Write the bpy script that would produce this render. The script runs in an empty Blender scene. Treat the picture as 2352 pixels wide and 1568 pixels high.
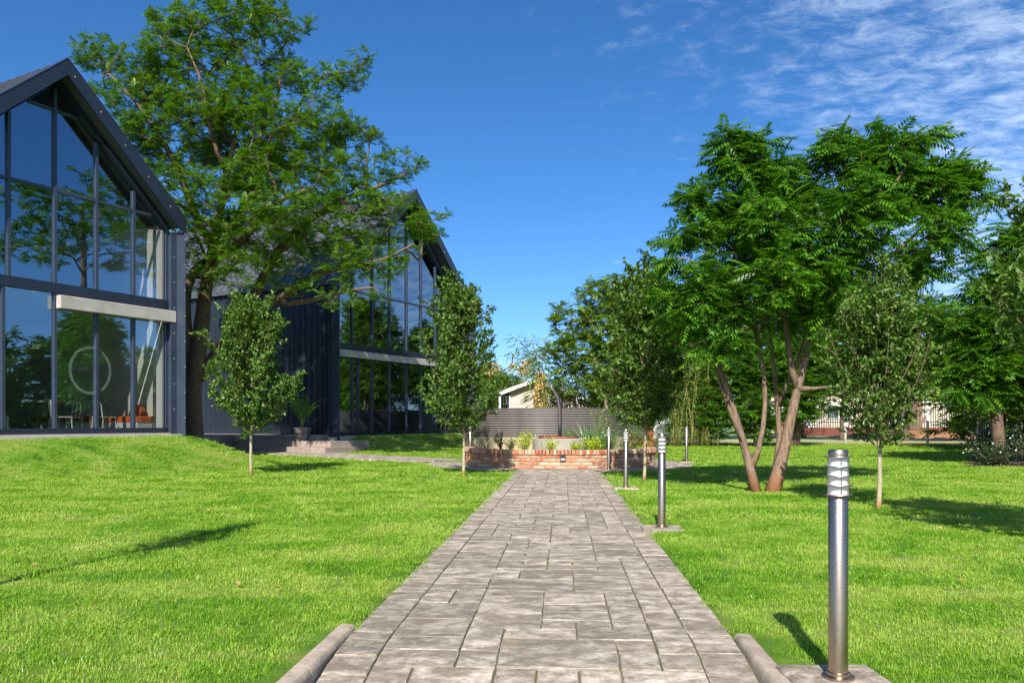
import bpy, math, random
import numpy as np
from mathutils import Vector, Matrix, Quaternion

R = math.radians
PI = math.pi
rnd = random.Random(7)
NP = np.random.default_rng(11)
SC = bpy.context.scene
COL = SC.collection

# ------------------------------------------------------------------ camera
cam_d = bpy.data.cameras.new('camera')
cam_d.lens = 28.0
cam_d.sensor_width = 36.0
cam_d.shift_y = 0.0791
cam_d.clip_end = 2000
cam = bpy.data.objects.new('camera', cam_d)
cam.location = (0, 0, 1.0)
cam.rotation_euler = (R(90), 0, 0)
COL.objects.link(cam)
SC.camera = cam

# ------------------------------------------------------------------ sun, sky, exposure
SUN_EL = 39.0
SUN_DIR = Vector((0.14 * math.cos(R(SUN_EL)), 0.99 * math.cos(R(SUN_EL)), -math.sin(R(SUN_EL)))).normalized()
sun_d = bpy.data.lights.new('sun', 'SUN')
sun_d.energy = 4.8
sun_d.angle = R(0.5)
sun_d.color = (1.0, 0.95, 0.87)
sun = bpy.data.objects.new('sun', sun_d)
sun.rotation_euler = SUN_DIR.to_track_quat('-Z', 'Y').to_euler()
sun.location = (-5, -30, 30)
COL.objects.link(sun)

world = bpy.data.worlds.new('World')
SC.world = world
world.use_nodes = True
wn, wl = world.node_tree.nodes, world.node_tree.links
wn.clear()
w_out = wn.new('ShaderNodeOutputWorld')
w_bg = wn.new('ShaderNodeBackground')
w_sky = wn.new('ShaderNodeTexSky')
w_sky.sky_type = 'NISHITA'
w_sky.sun_disc = False
w_sky.sun_elevation = R(SUN_EL)
w_sky.sun_rotation = math.atan2(-SUN_DIR.x, -SUN_DIR.y)
w_sky.altitude = 1400
w_sky.air_density = 0.8
w_sky.dust_density = 2.5
w_sky.ozone_density = 5.0
w_bg.inputs['Strength'].default_value = 0.110
w_hs = wn.new('ShaderNodeHueSaturation')
w_hs.inputs['Saturation'].default_value = 1.20
wl.new(w_sky.outputs[0], w_hs.inputs['Color'])
# thin cirrus veil, denser towards the east side of the sky
w_tc = wn.new('ShaderNodeTexCoord')
w_sep = wn.new('ShaderNodeSeparateXYZ')
wl.new(w_tc.outputs['Generated'], w_sep.inputs[0])
def wmath(op, a, b=None, c=None, clamp=False):
    n = wn.new('ShaderNodeMath'); n.operation = op; n.use_clamp = clamp
    for i, v in enumerate((a, b, c)):
        if v is None: continue
        if isinstance(v, (int, float)): n.inputs[i].default_value = v
        else: wl.new(v, n.inputs[i])
    return n.outputs[0]
zz = wmath('ADD', wmath('MAXIMUM', w_sep.outputs[2], 0.0), 0.12)
cx = wmath('DIVIDE', w_sep.outputs[0], zz)
cy = wmath('DIVIDE', w_sep.outputs[1], zz)
w_cmb = wn.new('ShaderNodeCombineXYZ')
wl.new(cx, w_cmb.inputs[0]); wl.new(cy, w_cmb.inputs[1])
w_map = wn.new('ShaderNodeMapping')
w_map.inputs['Rotation'].default_value = (0, 0, R(28))
w_map.inputs['Scale'].default_value = (2.7, 3.9, 1)
wl.new(w_cmb.outputs[0], w_map.inputs['Vector'])
w_n1 = wn.new('ShaderNodeTexNoise')
w_n1.inputs['Scale'].default_value = 3.8
w_n1.inputs['Detail'].default_value = 12
w_n1.inputs['Roughness'].default_value = 0.70
w_n1.inputs['Distortion'].default_value = 0.35
wl.new(w_map.outputs[0], w_n1.inputs['Vector'])
w_n2 = wn.new('ShaderNodeTexNoise')
w_n2.inputs['Scale'].default_value = 0.9
w_n2.inputs['Detail'].default_value = 3
wl.new(w_cmb.outputs[0], w_n2.inputs['Vector'])
# side mask: azimuth (x/y) plus broad noise
az = wmath('SUBTRACT', w_sep.outputs[0], wmath('MULTIPLY', w_sep.outputs[1], 0.13))
side = wn.new('ShaderNodeMapRange'); side.interpolation_type = 'SMOOTHSTEP'
side.inputs['From Min'].default_value = -0.16
side.inputs['From Max'].default_value = 0.44
wl.new(wmath('ADD', az, wmath('MULTIPLY', wmath('SUBTRACT', w_n2.outputs[0], 0.5), 0.55)), side.inputs['Value'])
thr = wmath('SUBTRACT', 0.58, wmath('MULTIPLY', side.outputs[0], 0.30))
cl = wn.new('ShaderNodeMapRange'); cl.interpolation_type = 'SMOOTHSTEP'
wl.new(w_n1.outputs[0], cl.inputs['Value'])
wl.new(thr, cl.inputs['From Min'])
wl.new(wmath('ADD', thr, 0.46), cl.inputs['From Max'])
east = wn.new('ShaderNodeMapRange'); east.interpolation_type = 'SMOOTHSTEP'
east.inputs['From Min'].default_value = 0.05; east.inputs['From Max'].default_value = 0.45
wl.new(w_sep.outputs[1], east.inputs['Value'])
fac = wmath('MULTIPLY', wmath('MULTIPLY', cl.outputs[0], east.outputs[0]), wmath('MULTIPLY_ADD', side.outputs[0], 0.44, 0.12), clamp=True)
w_mix = wn.new('ShaderNodeMix'); w_mix.data_type = 'RGBA'
wl.new(fac, w_mix.inputs[0])
wl.new(w_hs.outputs[0], w_mix.inputs[6])
w_mix.inputs[7].default_value = (5.6, 6.6, 7.9, 1)
wl.new(w_mix.outputs[2], w_bg.inputs['Color'])
wl.new(w_bg.outputs[0], w_out.inputs['Surface'])

SC.view_settings.view_transform = 'Standard'
SC.view_settings.look = 'None'
SC.view_settings.exposure = 0.8
SC.view_settings.gamma = 1.0
SC.view_settings.use_curve_mapping = False
SC.cycles.max_bounces = 8
SC.cycles.diffuse_bounces = 3
SC.cycles.glossy_bounces = 4
SC.cycles.transmission_bounces = 4
SC.cycles.transparent_max_bounces = 12
SC.cycles.sample_clamp_indirect = 6.0

# ------------------------------------------------------------------ helpers
F = 1829.0
def P(px, py, Z):
    return ((px - 1176) / F * Z, Z, 1 + (970 - py) / F * Z)
def ss(a, b, x):
    t = (x - a) / (b - a)
    t = np.clip(t, 0, 1)
    return t * t * (3 - 2 * t)

T = np.array((0.482, 0.876)); N = np.array((0.876, -0.482))      # both glass halls share one facade direction
C1 = np.array((-8.17, 19.05)); C2 = np.array((-5.76, 26.4))
PD = np.array((0.0645, 1.0)); PD = PD / np.hypot(*PD); PN = np.array((PD[1], -PD[0]))
PO = np.array((0.138, 3.85))
PW = 0.90                                                        # path half width
RC = np.array((1.16, 19.4)); RR = 2.3; RO = 3.2

def path_z(w):
    w = np.asarray(w, float)
    return np.where(w < -0.6, 0.155 * (w + 0.3), np.where(w < 0, -0.155 * w * w / 1.2, 0.0))
def gz(x, y):
    x = np.asarray(x, float); y = np.asarray(y, float)
    t1 = (x - C1[0]) * T[0] + (y - C1[1]) * T[1]; v1 = (x - C1[0]) * N[0] + (y - C1[1]) * N[1]
    t2 = (x - C2[0]) * T[0] + (y - C2[1]) * T[1]; v2 = (x - C2[0]) * N[0] + (y - C2[1]) * N[1]
    w1 = 1.75 + 1.25 * ss(-5.5, -1.5, t1)
    m1 = (1 - ss(0.45, 1, (v1 + 0.0 - 0.2) / np.maximum(w1, .1) * 0.55 + 0.45)) * (1 - ss(-0.2, 2.2, t1))
    m2 = (1 - ss(0.5, 3.0, v2)) * ss(-1.0, 0.6, t2) * (1 - ss(8.5, 11, t2))
    return 0.08 * ss(19, 24, y) * (1 - ss(-1.5, 0.5, x)) + 0.71 * m1 + 0.46 * m2
def g(x, y):
    return float(gz(x, y))

def props(o, label=None, cat=None, group=None, kind=None):
    if label: o['label'] = label
    if cat: o['category'] = cat
    if group: o['group'] = group
    if kind: o['kind'] = kind
    return o
def thing(name, label, cat, loc=(0, 0, 0), rz=0.0, group=None):
    o = bpy.data.objects.new(name, None)
    o.location = loc; o.rotation_euler = (0, 0, rz)
    o.empty_display_size = 0.2
    COL.objects.link(o)
    return props(o, label, cat, group)

def link(name, me, mat=None, parent=None, world_coords=True):
    """link a mesh; when the parent is an Empty and the verts are in world space, keep them in place"""
    if mat is not None and not me.materials:
        for m in (mat if isinstance(mat, (list, tuple)) else [mat]): me.materials.append(m)
    o = bpy.data.objects.new(name, me)
    COL.objects.link(o)
    if parent is not None:
        o.parent = parent
        if world_coords:
            pm = Matrix.Translation(parent.location) @ parent.rotation_euler.to_matrix().to_4x4()
            if parent.parent is not None:
                q = parent.parent
                pm = (Matrix.Translation(q.location) @ q.rotation_euler.to_matrix().to_4x4()) @ pm
                if parent.get('_w'): pm = Matrix.Identity(4)
            o.matrix_parent_inverse = pm.inverted() if not parent.get('_w') else Matrix.Identity(4)
            o['_w'] = 1
    return o

class MB:
    def __init__(s): s.v = []; s.f = []; s.m = []
    def add(s, vs, fs, mi=0):
        b = len(s.v); s.v.extend(vs)
        for f in fs: s.f.append([b + i for i in f]); s.m.append(mi)
        return s
    def box(s, x0, x1, y0, y1, z0, z1, fr=None, mi=0, ch=0.0):
        if ch > 0:
            a = ch
            vs = [(x0, y0, z0), (x1, y0, z0), (x1, y1, z0), (x0, y1, z0),
                  (x0, y0, z1 - a), (x1, y0, z1 - a), (x1, y1, z1 - a), (x0, y1, z1 - a),
                  (x0 + a, y0 + a, z1), (x1 - a, y0 + a, z1), (x1 - a, y1 - a, z1), (x0 + a, y1 - a, z1)]
            fs = [(3, 2, 1, 0), (0, 1, 5, 4), (1, 2, 6, 5), (2, 3, 7, 6), (3, 0, 4, 7),
                  (4, 5, 9, 8), (5, 6, 10, 9), (6, 7, 11, 10), (7, 4, 8, 11), (8, 9, 10, 11)]
        else:
            vs = [(x0, y0, z0), (x1, y0, z0), (x1, y1, z0), (x0, y1, z0), (x0, y0, z1), (x1, y0, z1), (x1, y1, z1), (x0, y1, z1)]
            fs = [(3, 2, 1, 0), (4, 5, 6, 7), (0, 1, 5, 4), (1, 2, 6, 5), (2, 3, 7, 6), (3, 0, 4, 7)]
        if fr: vs = [fr(*v) for v in vs]
        return s.add(vs, fs, mi)
    def prism(s, pts, z0, z1, fr=None, mi=0):
        """pts: ring in the first two local axes, extruded along the third"""
        n = len(pts)
        vs = [(p[0], p[1], z0) for p in pts] + [(p[0], p[1], z1) for p in pts]
        if fr: vs = [fr(*v) for v in vs]
        fs = [tuple(range(n))[::-1], tuple(range(n, 2 * n))] + [(i, (i + 1) % n, n + (i + 1) % n, n + i) for i in range(n)]
        return s.add(vs, fs, mi)
    def tube(s, pts, rad, n=8, mi=0, cap=True):
        pts = [Vector(p) for p in pts]
        if not hasattr(rad, '__len__'): rad = [rad] * len(pts)
        rings = []
        up = None
        for i, p in enumerate(pts):
            d = (pts[min(i + 1, len(pts) - 1)] - pts[max(i - 1, 0)])
            if d.length < 1e-9: d = Vector((0, 0, 1))
            d.normalize()
            if up is None:
                up = d.orthogonal().normalized()
            up = (up - d * up.dot(d))
            if up.length < 1e-6: up = d.orthogonal()
            up.normalize()
            q = d.cross(up)
            rings.append([tuple(p + (up * math.cos(2 * PI * k / n) + q * math.sin(2 * PI * k / n)) * rad[i]) for k in range(n)])
        vs = [v for r_ in rings for v in r_]
        fs = []
        for i in range(len(pts) - 1):
            for k in range(n):
                a = i * n + k; b = i * n + (k + 1) % n
                fs.append((a, b, b + n, a + n))
        if cap:
            fs.append(tuple(range(n))[::-1]); fs.append(tuple(range((len(pts) - 1) * n, len(pts) * n)))
        return s.add(vs, fs, mi)
    def lathe(s, prof, n=24, c=(0, 0, 0), mi=0, a0=0.0, a1=2 * PI):
        full = abs((a1 - a0) - 2 * PI) < 1e-6
        m = n if full else n + 1
        vs = []
        for (r_, z) in prof:
            for k in range(m):
                a = a0 + (a1 - a0) * k / n
                vs.append((c[0] + r_ * math.cos(a), c[1] + r_ * math.sin(a), c[2] + z))
        fs = []
        for i in range(len(prof) - 1):
            for k in range(n):
                k2 = (k + 1) % m if full else k + 1
                fs.append((i * m + k, i * m + k2, (i + 1) * m + k2, (i + 1) * m + k))
        return s.add(vs, fs, mi)
    def mesh(s, name, smooth=False):
        me = bpy.data.meshes.new(name)
        me.from_pydata([tuple(map(float, v)) for v in s.v], [], s.f)
        if any(s.m): me.polygons.foreach_set('material_index', s.m)
        if smooth: me.polygons.foreach_set('use_smooth', [True] * len(me.polygons))
        me.update()
        return me
    def obj(s, name, mat, parent=None, smooth=False, wc=True):
        return link(name, s.mesh(name, smooth), mat, parent, wc)
def autosmooth(me, ang=40):
    me.polygons.foreach_set('use_smooth', [True] * len(me.polygons))
    try: me.set_sharp_from_angle(angle=R(ang))
    except Exception: pass

def quads_mesh(name, V, mi=None):
    """V: (n, 4, 3) array -> mesh of loose quads"""
    n = len(V)
    me = bpy.data.meshes.new(name)
    me.vertices.add(n * 4); me.loops.add(n * 4); me.polygons.add(n)
    me.vertices.foreach_set('co', np.ascontiguousarray(V, dtype=np.float32).ravel())
    me.loops.foreach_set('vertex_index', np.arange(n * 4, dtype=np.int32))
    me.polygons.foreach_set('loop_start', np.arange(0, n * 4, 4, dtype=np.int32))
    me.polygons.foreach_set('loop_total', np.full(n, 4, dtype=np.int32))
    if mi is not None: me.polygons.foreach_set('material_index', mi.astype(np.int32))
    me.update(calc_edges=True)
    return me

# ------------------------------------------------------------------ materials
def nmat(name):
    m = bpy.data.materials.new(name); m.use_nodes = True
    nt = m.node_tree; nt.nodes.clear()
    out = nt.nodes.new('ShaderNodeOutputMaterial')
    return m, nt, out
def nd(nt, kind, **kw):
    n = nt.nodes.new(kind)
    for k, v in kw.items():
        if k.startswith('i_'):
            n.inputs[k[2:].replace('_', ' ')].default_value = v
        else: setattr(n, k, v)
    return n
def ramp(nt, fac, stops):
    r_ = nt.nodes.new('ShaderNodeValToRGB')
    e = r_.color_ramp.elements
    e[0].position = stops[0][0]; e[0].color = (*stops[0][1], 1)
    e[1].position = stops[-1][0]; e[1].color = (*stops[-1][1], 1)
    for p, c in stops[1:-1]:
        x = e.new(p); x.color = (*c, 1)
    nt.links.new(fac, r_.inputs[0])
    return r_.outputs[0]
def mixc(nt, fac, a, b, mode='MIX'):
    n = nt.nodes.new('ShaderNodeMix'); n.data_type = 'RGBA'; n.blend_type = mode
    for i, v in ((0, fac), (6, a), (7, b)):
        if isinstance(v, (int, float)): n.inputs[i].default_value = v
        elif isinstance(v, tuple): n.inputs[i].default_value = (*v, 1) if len(v) == 3 else v
        else: nt.links.new(v, n.inputs[i])
    return n.outputs[2]
def math_(nt, op, a, b=0.0):
    n = nt.nodes.new('ShaderNodeMath'); n.operation = op
    for i, v in ((0, a), (1, b)):
        if isinstance(v, (int, float)): n.inputs[i].default_value = v
        else: nt.links.new(v, n.inputs[i])
    return n.outputs[0]
def noise(nt, scale, detail=4, rough=0.55, vec=None, dist=0.0):
    n = nd(nt, 'ShaderNodeTexNoise', i_Scale=scale, i_Detail=detail, i_Roughness=rough, i_Distortion=dist)
    if vec is not None: nt.links.new(vec, n.inputs['Vector'])
    return n.outputs[0]

def surf(name, c1, c2=None, rough=0.6, metal=0.0, scale=6.0, bump=0.0, bscale=40.0, spec=0.5, stretch=(1, 1, 1), objrand=0.0, coat=0.0):
    m, nt, out = nmat(name)
    b = nd(nt, 'ShaderNodeBsdfPrincipled')
    nt.links.new(b.outputs[0], out.inputs[0])
    geo = nd(nt, 'ShaderNodeNewGeometry')
    mp = nd(nt, 'ShaderNodeMapping'); mp.inputs['Scale'].default_value = stretch
    nt.links.new(geo.outputs['Position'], mp.inputs['Vector'])
    b.inputs['Roughness'].default_value = rough
    b.inputs['Metallic'].default_value = metal
    b.inputs['Specular IOR Level'].default_value = spec
    b.inputs['Coat Weight'].default_value = coat
    col = None
    if c2 is None: c2 = tuple(c * 0.8 for c in c1)
    n1 = noise(nt, scale, 6, 0.6, mp.outputs[0])
    col = ramp(nt, n1, [(0.32, c2), (0.68, c1)])
    if objrand > 0:
        oi = nd(nt, 'ShaderNodeObjectInfo')
        hs = nd(nt, 'ShaderNodeHueSaturation')
        v = math_(nt, 'ADD', math_(nt, 'MULTIPLY', oi.outputs['Random'], objrand), 1 - objrand / 2)
        nt.links.new(v, hs.inputs['Value']); nt.links.new(col, hs.inputs['Color'])
        col = hs.outputs[0]
    nt.links.new(col, b.inputs['Base Color'])
    n2 = noise(nt, scale * 2.7, 5, 0.6, mp.outputs[0])
    nt.links.new(math_(nt, 'ADD', math_(nt, 'MULTIPLY', math_(nt, 'SUBTRACT', n2, 0.5), 0.3), rough), b.inputs['Roughness'])
    if bump > 0:
        bp = nd(nt, 'ShaderNodeBump', i_Strength=1.0, i_Distance=bump)
        nt.links.new(noise(nt, bscale, 6, 0.65, mp.outputs[0]), bp.inputs['Height'])
        nt.links.new(bp.outputs[0], b.inputs['Normal'])
    return m

def leafmat(name, dark, mid, light, rough=0.42, trans=0.32, rare=None, spec=0.5, tint=(1.25, 1.3, 0.5)):
    m, nt, out = nmat(name)
    geo = nd(nt, 'ShaderNodeNewGeometry')
    r0 = geo.outputs['Random Per Island']
    nz = noise(nt, 1.1, 3, 0.5, geo.outputs['Position'])
    f = math_(nt, 'ADD', math_(nt, 'MULTIPLY', r0, 0.7), math_(nt, 'MULTIPLY', math_(nt, 'SUBTRACT', nz, 0.35), 0.8))
    stops = [(0.0, dark), (0.45, mid), (0.95, light)]
    col = ramp(nt, f, stops)
    if rare:
        gt = math_(nt, 'GREATER_THAN', r0, 1 - rare[0])
        col = mixc(nt, gt, col, rare[1])
    b = nd(nt, 'ShaderNodeBsdfPrincipled')
    b.inputs['Roughness'].default_value = rough
    b.inputs['Specular IOR Level'].default_value = spec
    nt.links.new(col, b.inputs['Base Color'])
    tr = nd(nt, 'ShaderNodeBsdfTranslucent')
    nt.links.new(mixc(nt, 1.0, col, tint, 'MULTIPLY'), tr.inputs['Color'])
    mx = nd(nt, 'ShaderNodeMixShader')
    mx.inputs[0].default_value = trans
    nt.links.new(b.outputs[0], mx.inputs[1]); nt.links.new(tr.outputs[0], mx.inputs[2])
    nt.links.new(mx.outputs[0], out.inputs[0])
    return m

def barkmat(name, c1, c2, c3=None, zbase=0.35):
    m, nt, out = nmat(name)
    b = nd(nt, 'ShaderNodeBsdfPrincipled', i_Roughness=0.85)
    b.inputs['Specular IOR Level'].default_value = 0.2
    geo = nd(nt, 'ShaderNodeNewGeometry')
    mp = nd(nt, 'ShaderNodeMapping'); mp.inputs['Scale'].default_value = (1, 1, 0.22)
    nt.links.new(geo.outputs['Position'], mp.inputs['Vector'])
    n1 = noise(nt, 28, 6, 0.7, mp.outputs[0], 0.3)
    col = ramp(nt, n1, [(0.35, c2), (0.62, c1)])
    if c3:      # soil-stained foot of the stem
        sep = nd(nt, 'ShaderNodeSeparateXYZ'); nt.links.new(geo.outputs['Position'], sep.inputs[0])
        mr = nd(nt, 'ShaderNodeMapRange'); mr.inputs['From Min'].default_value = zbase; mr.inputs['From Max'].default_value = 0.0
        nt.links.new(math_(nt, 'ADD', sep.outputs[2], math_(nt, 'MULTIPLY', math_(nt, 'SUBTRACT', n1, 0.5), zbase)), mr.inputs['Value'])
        col = mixc(nt, mr.outputs[0], col, c3)
    nt.links.new(col, b.inputs['Base Color'])
    bp = nd(nt, 'ShaderNodeBump', i_Strength=0.9, i_Distance=0.012)
    nt.links.new(n1, bp.inputs['Height']); nt.links.new(bp.outputs[0], b.inputs['Normal'])
    nt.links.new(b.outputs[0], out.inputs[0])
    return m

def grassmat(name, blades=True):
    m, nt, out = nmat(name)
    geo = nd(nt, 'ShaderNodeNewGeometry')
    pos = geo.outputs['Position']
    n1 = noise(nt, 1.3, 5, 0.66, pos, 0.5)
    n2 = noise(nt, 7.5, 4, 0.6, pos)
    mp = nd(nt, 'ShaderNodeMapping'); mp.inputs['Scale'].default_value = (0.55, 2.2, 1)
    mp.inputs['Rotation'].default_value = (0, 0, 0.12)
    nt.links.new(pos, mp.inputs['Vector'])
    n3 = noise(nt, 0.75, 3, 0.5, mp.outputs[0])
    f = math_(nt, 'ADD', math_(nt, 'MULTIPLY', math_(nt, 'SUBTRACT', n1, .19), 0.95), math_(nt, 'ADD', math_(nt, 'MULTIPLY', n2, 0.38), math_(nt, 'MULTIPLY', math_(nt, 'SUBTRACT', n3, .09), 0.44)))
    if blades:
        f = math_(nt, 'ADD', f, math_(nt, 'MULTIPLY', math_(nt, 'SUBTRACT', geo.outputs['Random Per Island'], 0.5), 0.28))
    col = ramp(nt, f, [(0.38, (0.062, 0.190, 0.006)), (0.52, (0.128, 0.300, 0.009)), (0.64, (0.205, 0.390, 0.020)), (0.77, (0.360, 0.470, 0.080))])
    # scattered dry, worn patches
    dp = nd(nt, 'ShaderNodeMapRange'); dp.inputs['From Min'].default_value = 0.64; dp.inputs['From Max'].default_value = 0.74
    nt.links.new(noise(nt, 0.55, 6, 0.68, pos, 0.3), dp.inputs['Value'])
    col = mixc(nt, math_(nt, 'MULTIPLY', dp.outputs[0], 0.6), col, (0.42, 0.41, 0.13))
    if blades:      # straw-coloured blades and pale seed stalks among the green
        dry = math_(nt, 'GREATER_THAN', geo.outputs['Random Per Island'], 0.955)
        col = mixc(nt, math_(nt, 'MULTIPLY', dry, 0.75), col, (0.42, 0.42, 0.17))
    b = nd(nt, 'ShaderNodeBsdfPrincipled', i_Roughness=0.5)
    b.inputs['Specular IOR Level'].default_value = 0.25
    if not blades:
        col = mixc(nt, 0.45, col, (0.035, 0.055, 0.012))
    nt.links.new(col, b.inputs['Base Color'])
    if blades:
        tr = nd(nt, 'ShaderNodeBsdfTranslucent')
        nt.links.new(mixc(nt, 1.0, col, (1.3, 1.25, 0.6), 'MULTIPLY'), tr.inputs['Color'])
        mx = nd(nt, 'ShaderNodeMixShader'); mx.inputs[0].default_value = 0.35
        nt.links.new(b.outputs[0], mx.inputs[1]); nt.links.new(tr.outputs[0], mx.inputs[2])
        nt.links.new(mx.outputs[0], out.inputs[0])
    else:
        bp = nd(nt, 'ShaderNodeBump', i_Strength=0.8, i_Distance=0.03)
        nt.links.new(noise(nt, 60, 5, 0.7, pos), bp.inputs['Height']); nt.links.new(bp.outputs[0], b.inputs['Normal'])
        nt.links.new(b.outputs[0], out.inputs[0])
    return m

def pavermat(name, gain=1.0):
    m, nt, out = nmat(name)
    b = nd(nt, 'ShaderNodeBsdfPrincipled', i_Roughness=0.72)
    b.inputs['Specular IOR Level'].default_value = 0.35
    geo = nd(nt, 'ShaderNodeNewGeometry'); oi = nd(nt, 'ShaderNodeObjectInfo')
    # every stone gets its own slice of the slate pattern
    off = nd(nt, 'ShaderNodeCombineXYZ')
    rr = math_(nt, 'ADD', math_(nt, 'MULTIPLY', oi.outputs['Random'], 37.0), math_(nt, 'MULTIPLY', geo.outputs['Random Per Island'], 53.0))
    nt.links.new(rr, off.inputs[2]); nt.links.new(rr, off.inputs[0])
    va = nd(nt, 'ShaderNodeVectorMath'); va.operation = 'ADD'
    nt.links.new(geo.outputs['Position'], va.inputs[0]); nt.links.new(off.outputs[0], va.inputs[1])
    vr = nd(nt, 'ShaderNodeMapping')
    vr.inputs['Scale'].default_value = (1.0, 1.5, 1.0)
    nt.links.new(va.outputs[0], vr.inputs['Vector'])
    n1 = noise(nt, 8.0, 9, 0.72, vr.outputs[0], 0.35)
    n2 = noise(nt, 30.0, 8, 0.75, vr.outputs[0], 0.3)
    n3 = noise(nt, 2.3, 3, 0.5, geo.outputs['Position'])
    k = gain
    c1 = ramp(nt, n1, [(0.39, (0.12 * k, 0.092 * k, 0.062 * k)), (0.46, (0.235 * k, 0.180 * k, 0.120 * k)), (0.53, (0.39 * k, 0.328 * k, 0.250 * k)), (0.61, (0.58 * k, 0.50 * k, 0.395 * k))])
    c2 = ramp(nt, n2, [(0.36, (0.17 * k, 0.132 * k, 0.092 * k)), (0.60, (0.56 * k, 0.488 * k, 0.395 * k))])
    col = mixc(nt, 0.40, c1, c2)
    hs = nd(nt, 'ShaderNodeHueSaturation')
    v = math_(nt, 'ADD', math_(nt, 'MULTIPLY', math_(nt, 'FRACT', math_(nt, 'MULTIPLY', rr, 7.31)), 0.46), 0.76)
    nt.links.new(v, hs.inputs['Value']); nt.links.new(col, hs.inputs['Color'])
    hs.inputs['Saturation'].default_value = 0.92
    dk = nd(nt, 'ShaderNodeMapRange'); dk.inputs['From Min'].default_value = 0.46; dk.inputs['From Max'].default_value = 0.58
    nt.links.new(noise(nt, 3.6, 5, 0.6, vr.outputs[0], 0.8), dk.inputs['Value'])
    dcol = mixc(nt, math_(nt, 'MULTIPLY', dk.outputs[0], 0.62), hs.outputs[0], (0.155 * k, 0.125 * k, 0.088 * k))
    st = nd(nt, 'ShaderNodeMapRange'); st.inputs['From Min'].default_value = 0.68; st.inputs['From Max'].default_value = 0.78
    nt.links.new(noise(nt, 3.1, 3, 0.5, va.outputs[0]), st.inputs['Value'])
    col = mixc(nt, math_(nt, 'MULTIPLY', st.outputs[0], 0.5), dcol, (0.42, 0.26, 0.11))
    nt.links.new(col, b.inputs['Base Color'])
    bp = nd(nt, 'ShaderNodeBump', i_Strength=1.0, i_Distance=0.011)
    nt.links.new(math_(nt, 'ADD', n1, math_(nt, 'MULTIPLY', n2, 0.5)), bp.inputs['Height'])
    nt.links.new(bp.outputs[0], b.inputs['Normal'])
    nt.links.new(b.outputs[0], out.inputs[0])
    return m

def brickmat(name):
    m, nt, out = nmat(name)
    b = nd(nt, 'ShaderNodeBsdfPrincipled', i_Roughness=0.85)
    b.inputs['Specular IOR Level'].default_value = 0.25
    geo = nd(nt, 'ShaderNodeNewGeometry'); oi = nd(nt, 'ShaderNodeObjectInfo')
    rr = math_(nt, 'FRACT', math_(nt, 'ADD', math_(nt, 'MULTIPLY', oi.outputs['Random'], 17.0), math_(nt, 'MULTIPLY', geo.outputs['Random Per Island'], 9.0)))
    col = ramp(nt, rr, [(0.0, (0.27, 0.065, 0.035)), (0.3, (0.42, 0.105, 0.045)), (0.55, (0.52, 0.17, 0.07)), (0.75, (0.48, 0.30, 0.20)), (1.0, (0.52, 0.43, 0.30))])
    n1 = noise(nt, 14, 5, 0.65, geo.outputs['Position'], 0.6)
    sm = nd(nt, 'ShaderNodeMapRange'); sm.inputs['From Min'].default_value = 0.44; sm.inputs['From Max'].default_value = 0.60
    nt.links.new(n1, sm.inputs['Value'])
    col = mixc(nt, math_(nt, 'MULTIPLY', sm.outputs[0], 0.72), col, (0.40, 0.34, 0.235))
    nt.links.new(col, b.inputs['Base Color'])
    bp = nd(nt, 'ShaderNodeBump', i_Strength=0.9, i_Distance=0.006)
    nt.links.new(noise(nt, 70, 5, 0.7, geo.outputs['Position']), bp.inputs['Height']); nt.links.new(bp.outputs[0], b.inputs['Normal'])
    nt.links.new(b.outputs[0], out.inputs[0])
    return m

def glassmat(name, tint=(0.95, 0.97, 0.95), base=0.36, refl=(0.66, 0.84, 1.0)):
    m, nt, out = nmat(name)
    gl = nd(nt, 'ShaderNodeBsdfGlossy', i_Roughness=0.0)
    gl.inputs['Color'].default_value = (*refl, 1)
    gb = nd(nt, 'ShaderNodeBump', i_Strength=1.0, i_Distance=0.0009); nt.links.new(noise(nt, 1.1, 2, 0.4), gb.inputs['Height']); nt.links.new(gb.outputs[0], gl.inputs['Normal'])
    tr = nd(nt, 'ShaderNodeBsdfTransparent'); tr.inputs['Color'].default_value = (*tint, 1)
    ge = nd(nt, 'ShaderNodeNewGeometry'); dt = nd(nt, 'ShaderNodeVectorMath'); dt.operation = 'DOT_PRODUCT'
    nt.links.new(ge.outputs['Incoming'], dt.inputs[0]); nt.links.new(ge.outputs['Normal'], dt.inputs[1])
    f5_ = math_(nt, 'POWER', math_(nt, 'SUBTRACT', 1.0, math_(nt, 'ABSOLUTE', dt.outputs['Value'])), 5.0)
    f = math_(nt, 'ADD', math_(nt, 'MULTIPLY', f5_, 1 - base), base)
    mx = nd(nt, 'ShaderNodeMixShader')
    nt.links.new(f, mx.inputs[0]); nt.links.new(tr.outputs[0], mx.inputs[1]); nt.links.new(gl.outputs[0], mx.inputs[2])
    nt.links.new(mx.outputs[0], out.inputs[0])
    return m
def clearmat(name):
    m, nt, out = nmat(name)
    tr = nd(nt, 'ShaderNodeBsdfTransparent'); tr.inputs['Color'].default_value = (1, 1, 1, 1)
    nt.links.new(tr.outputs[0], out.inputs[0]); return m

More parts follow.
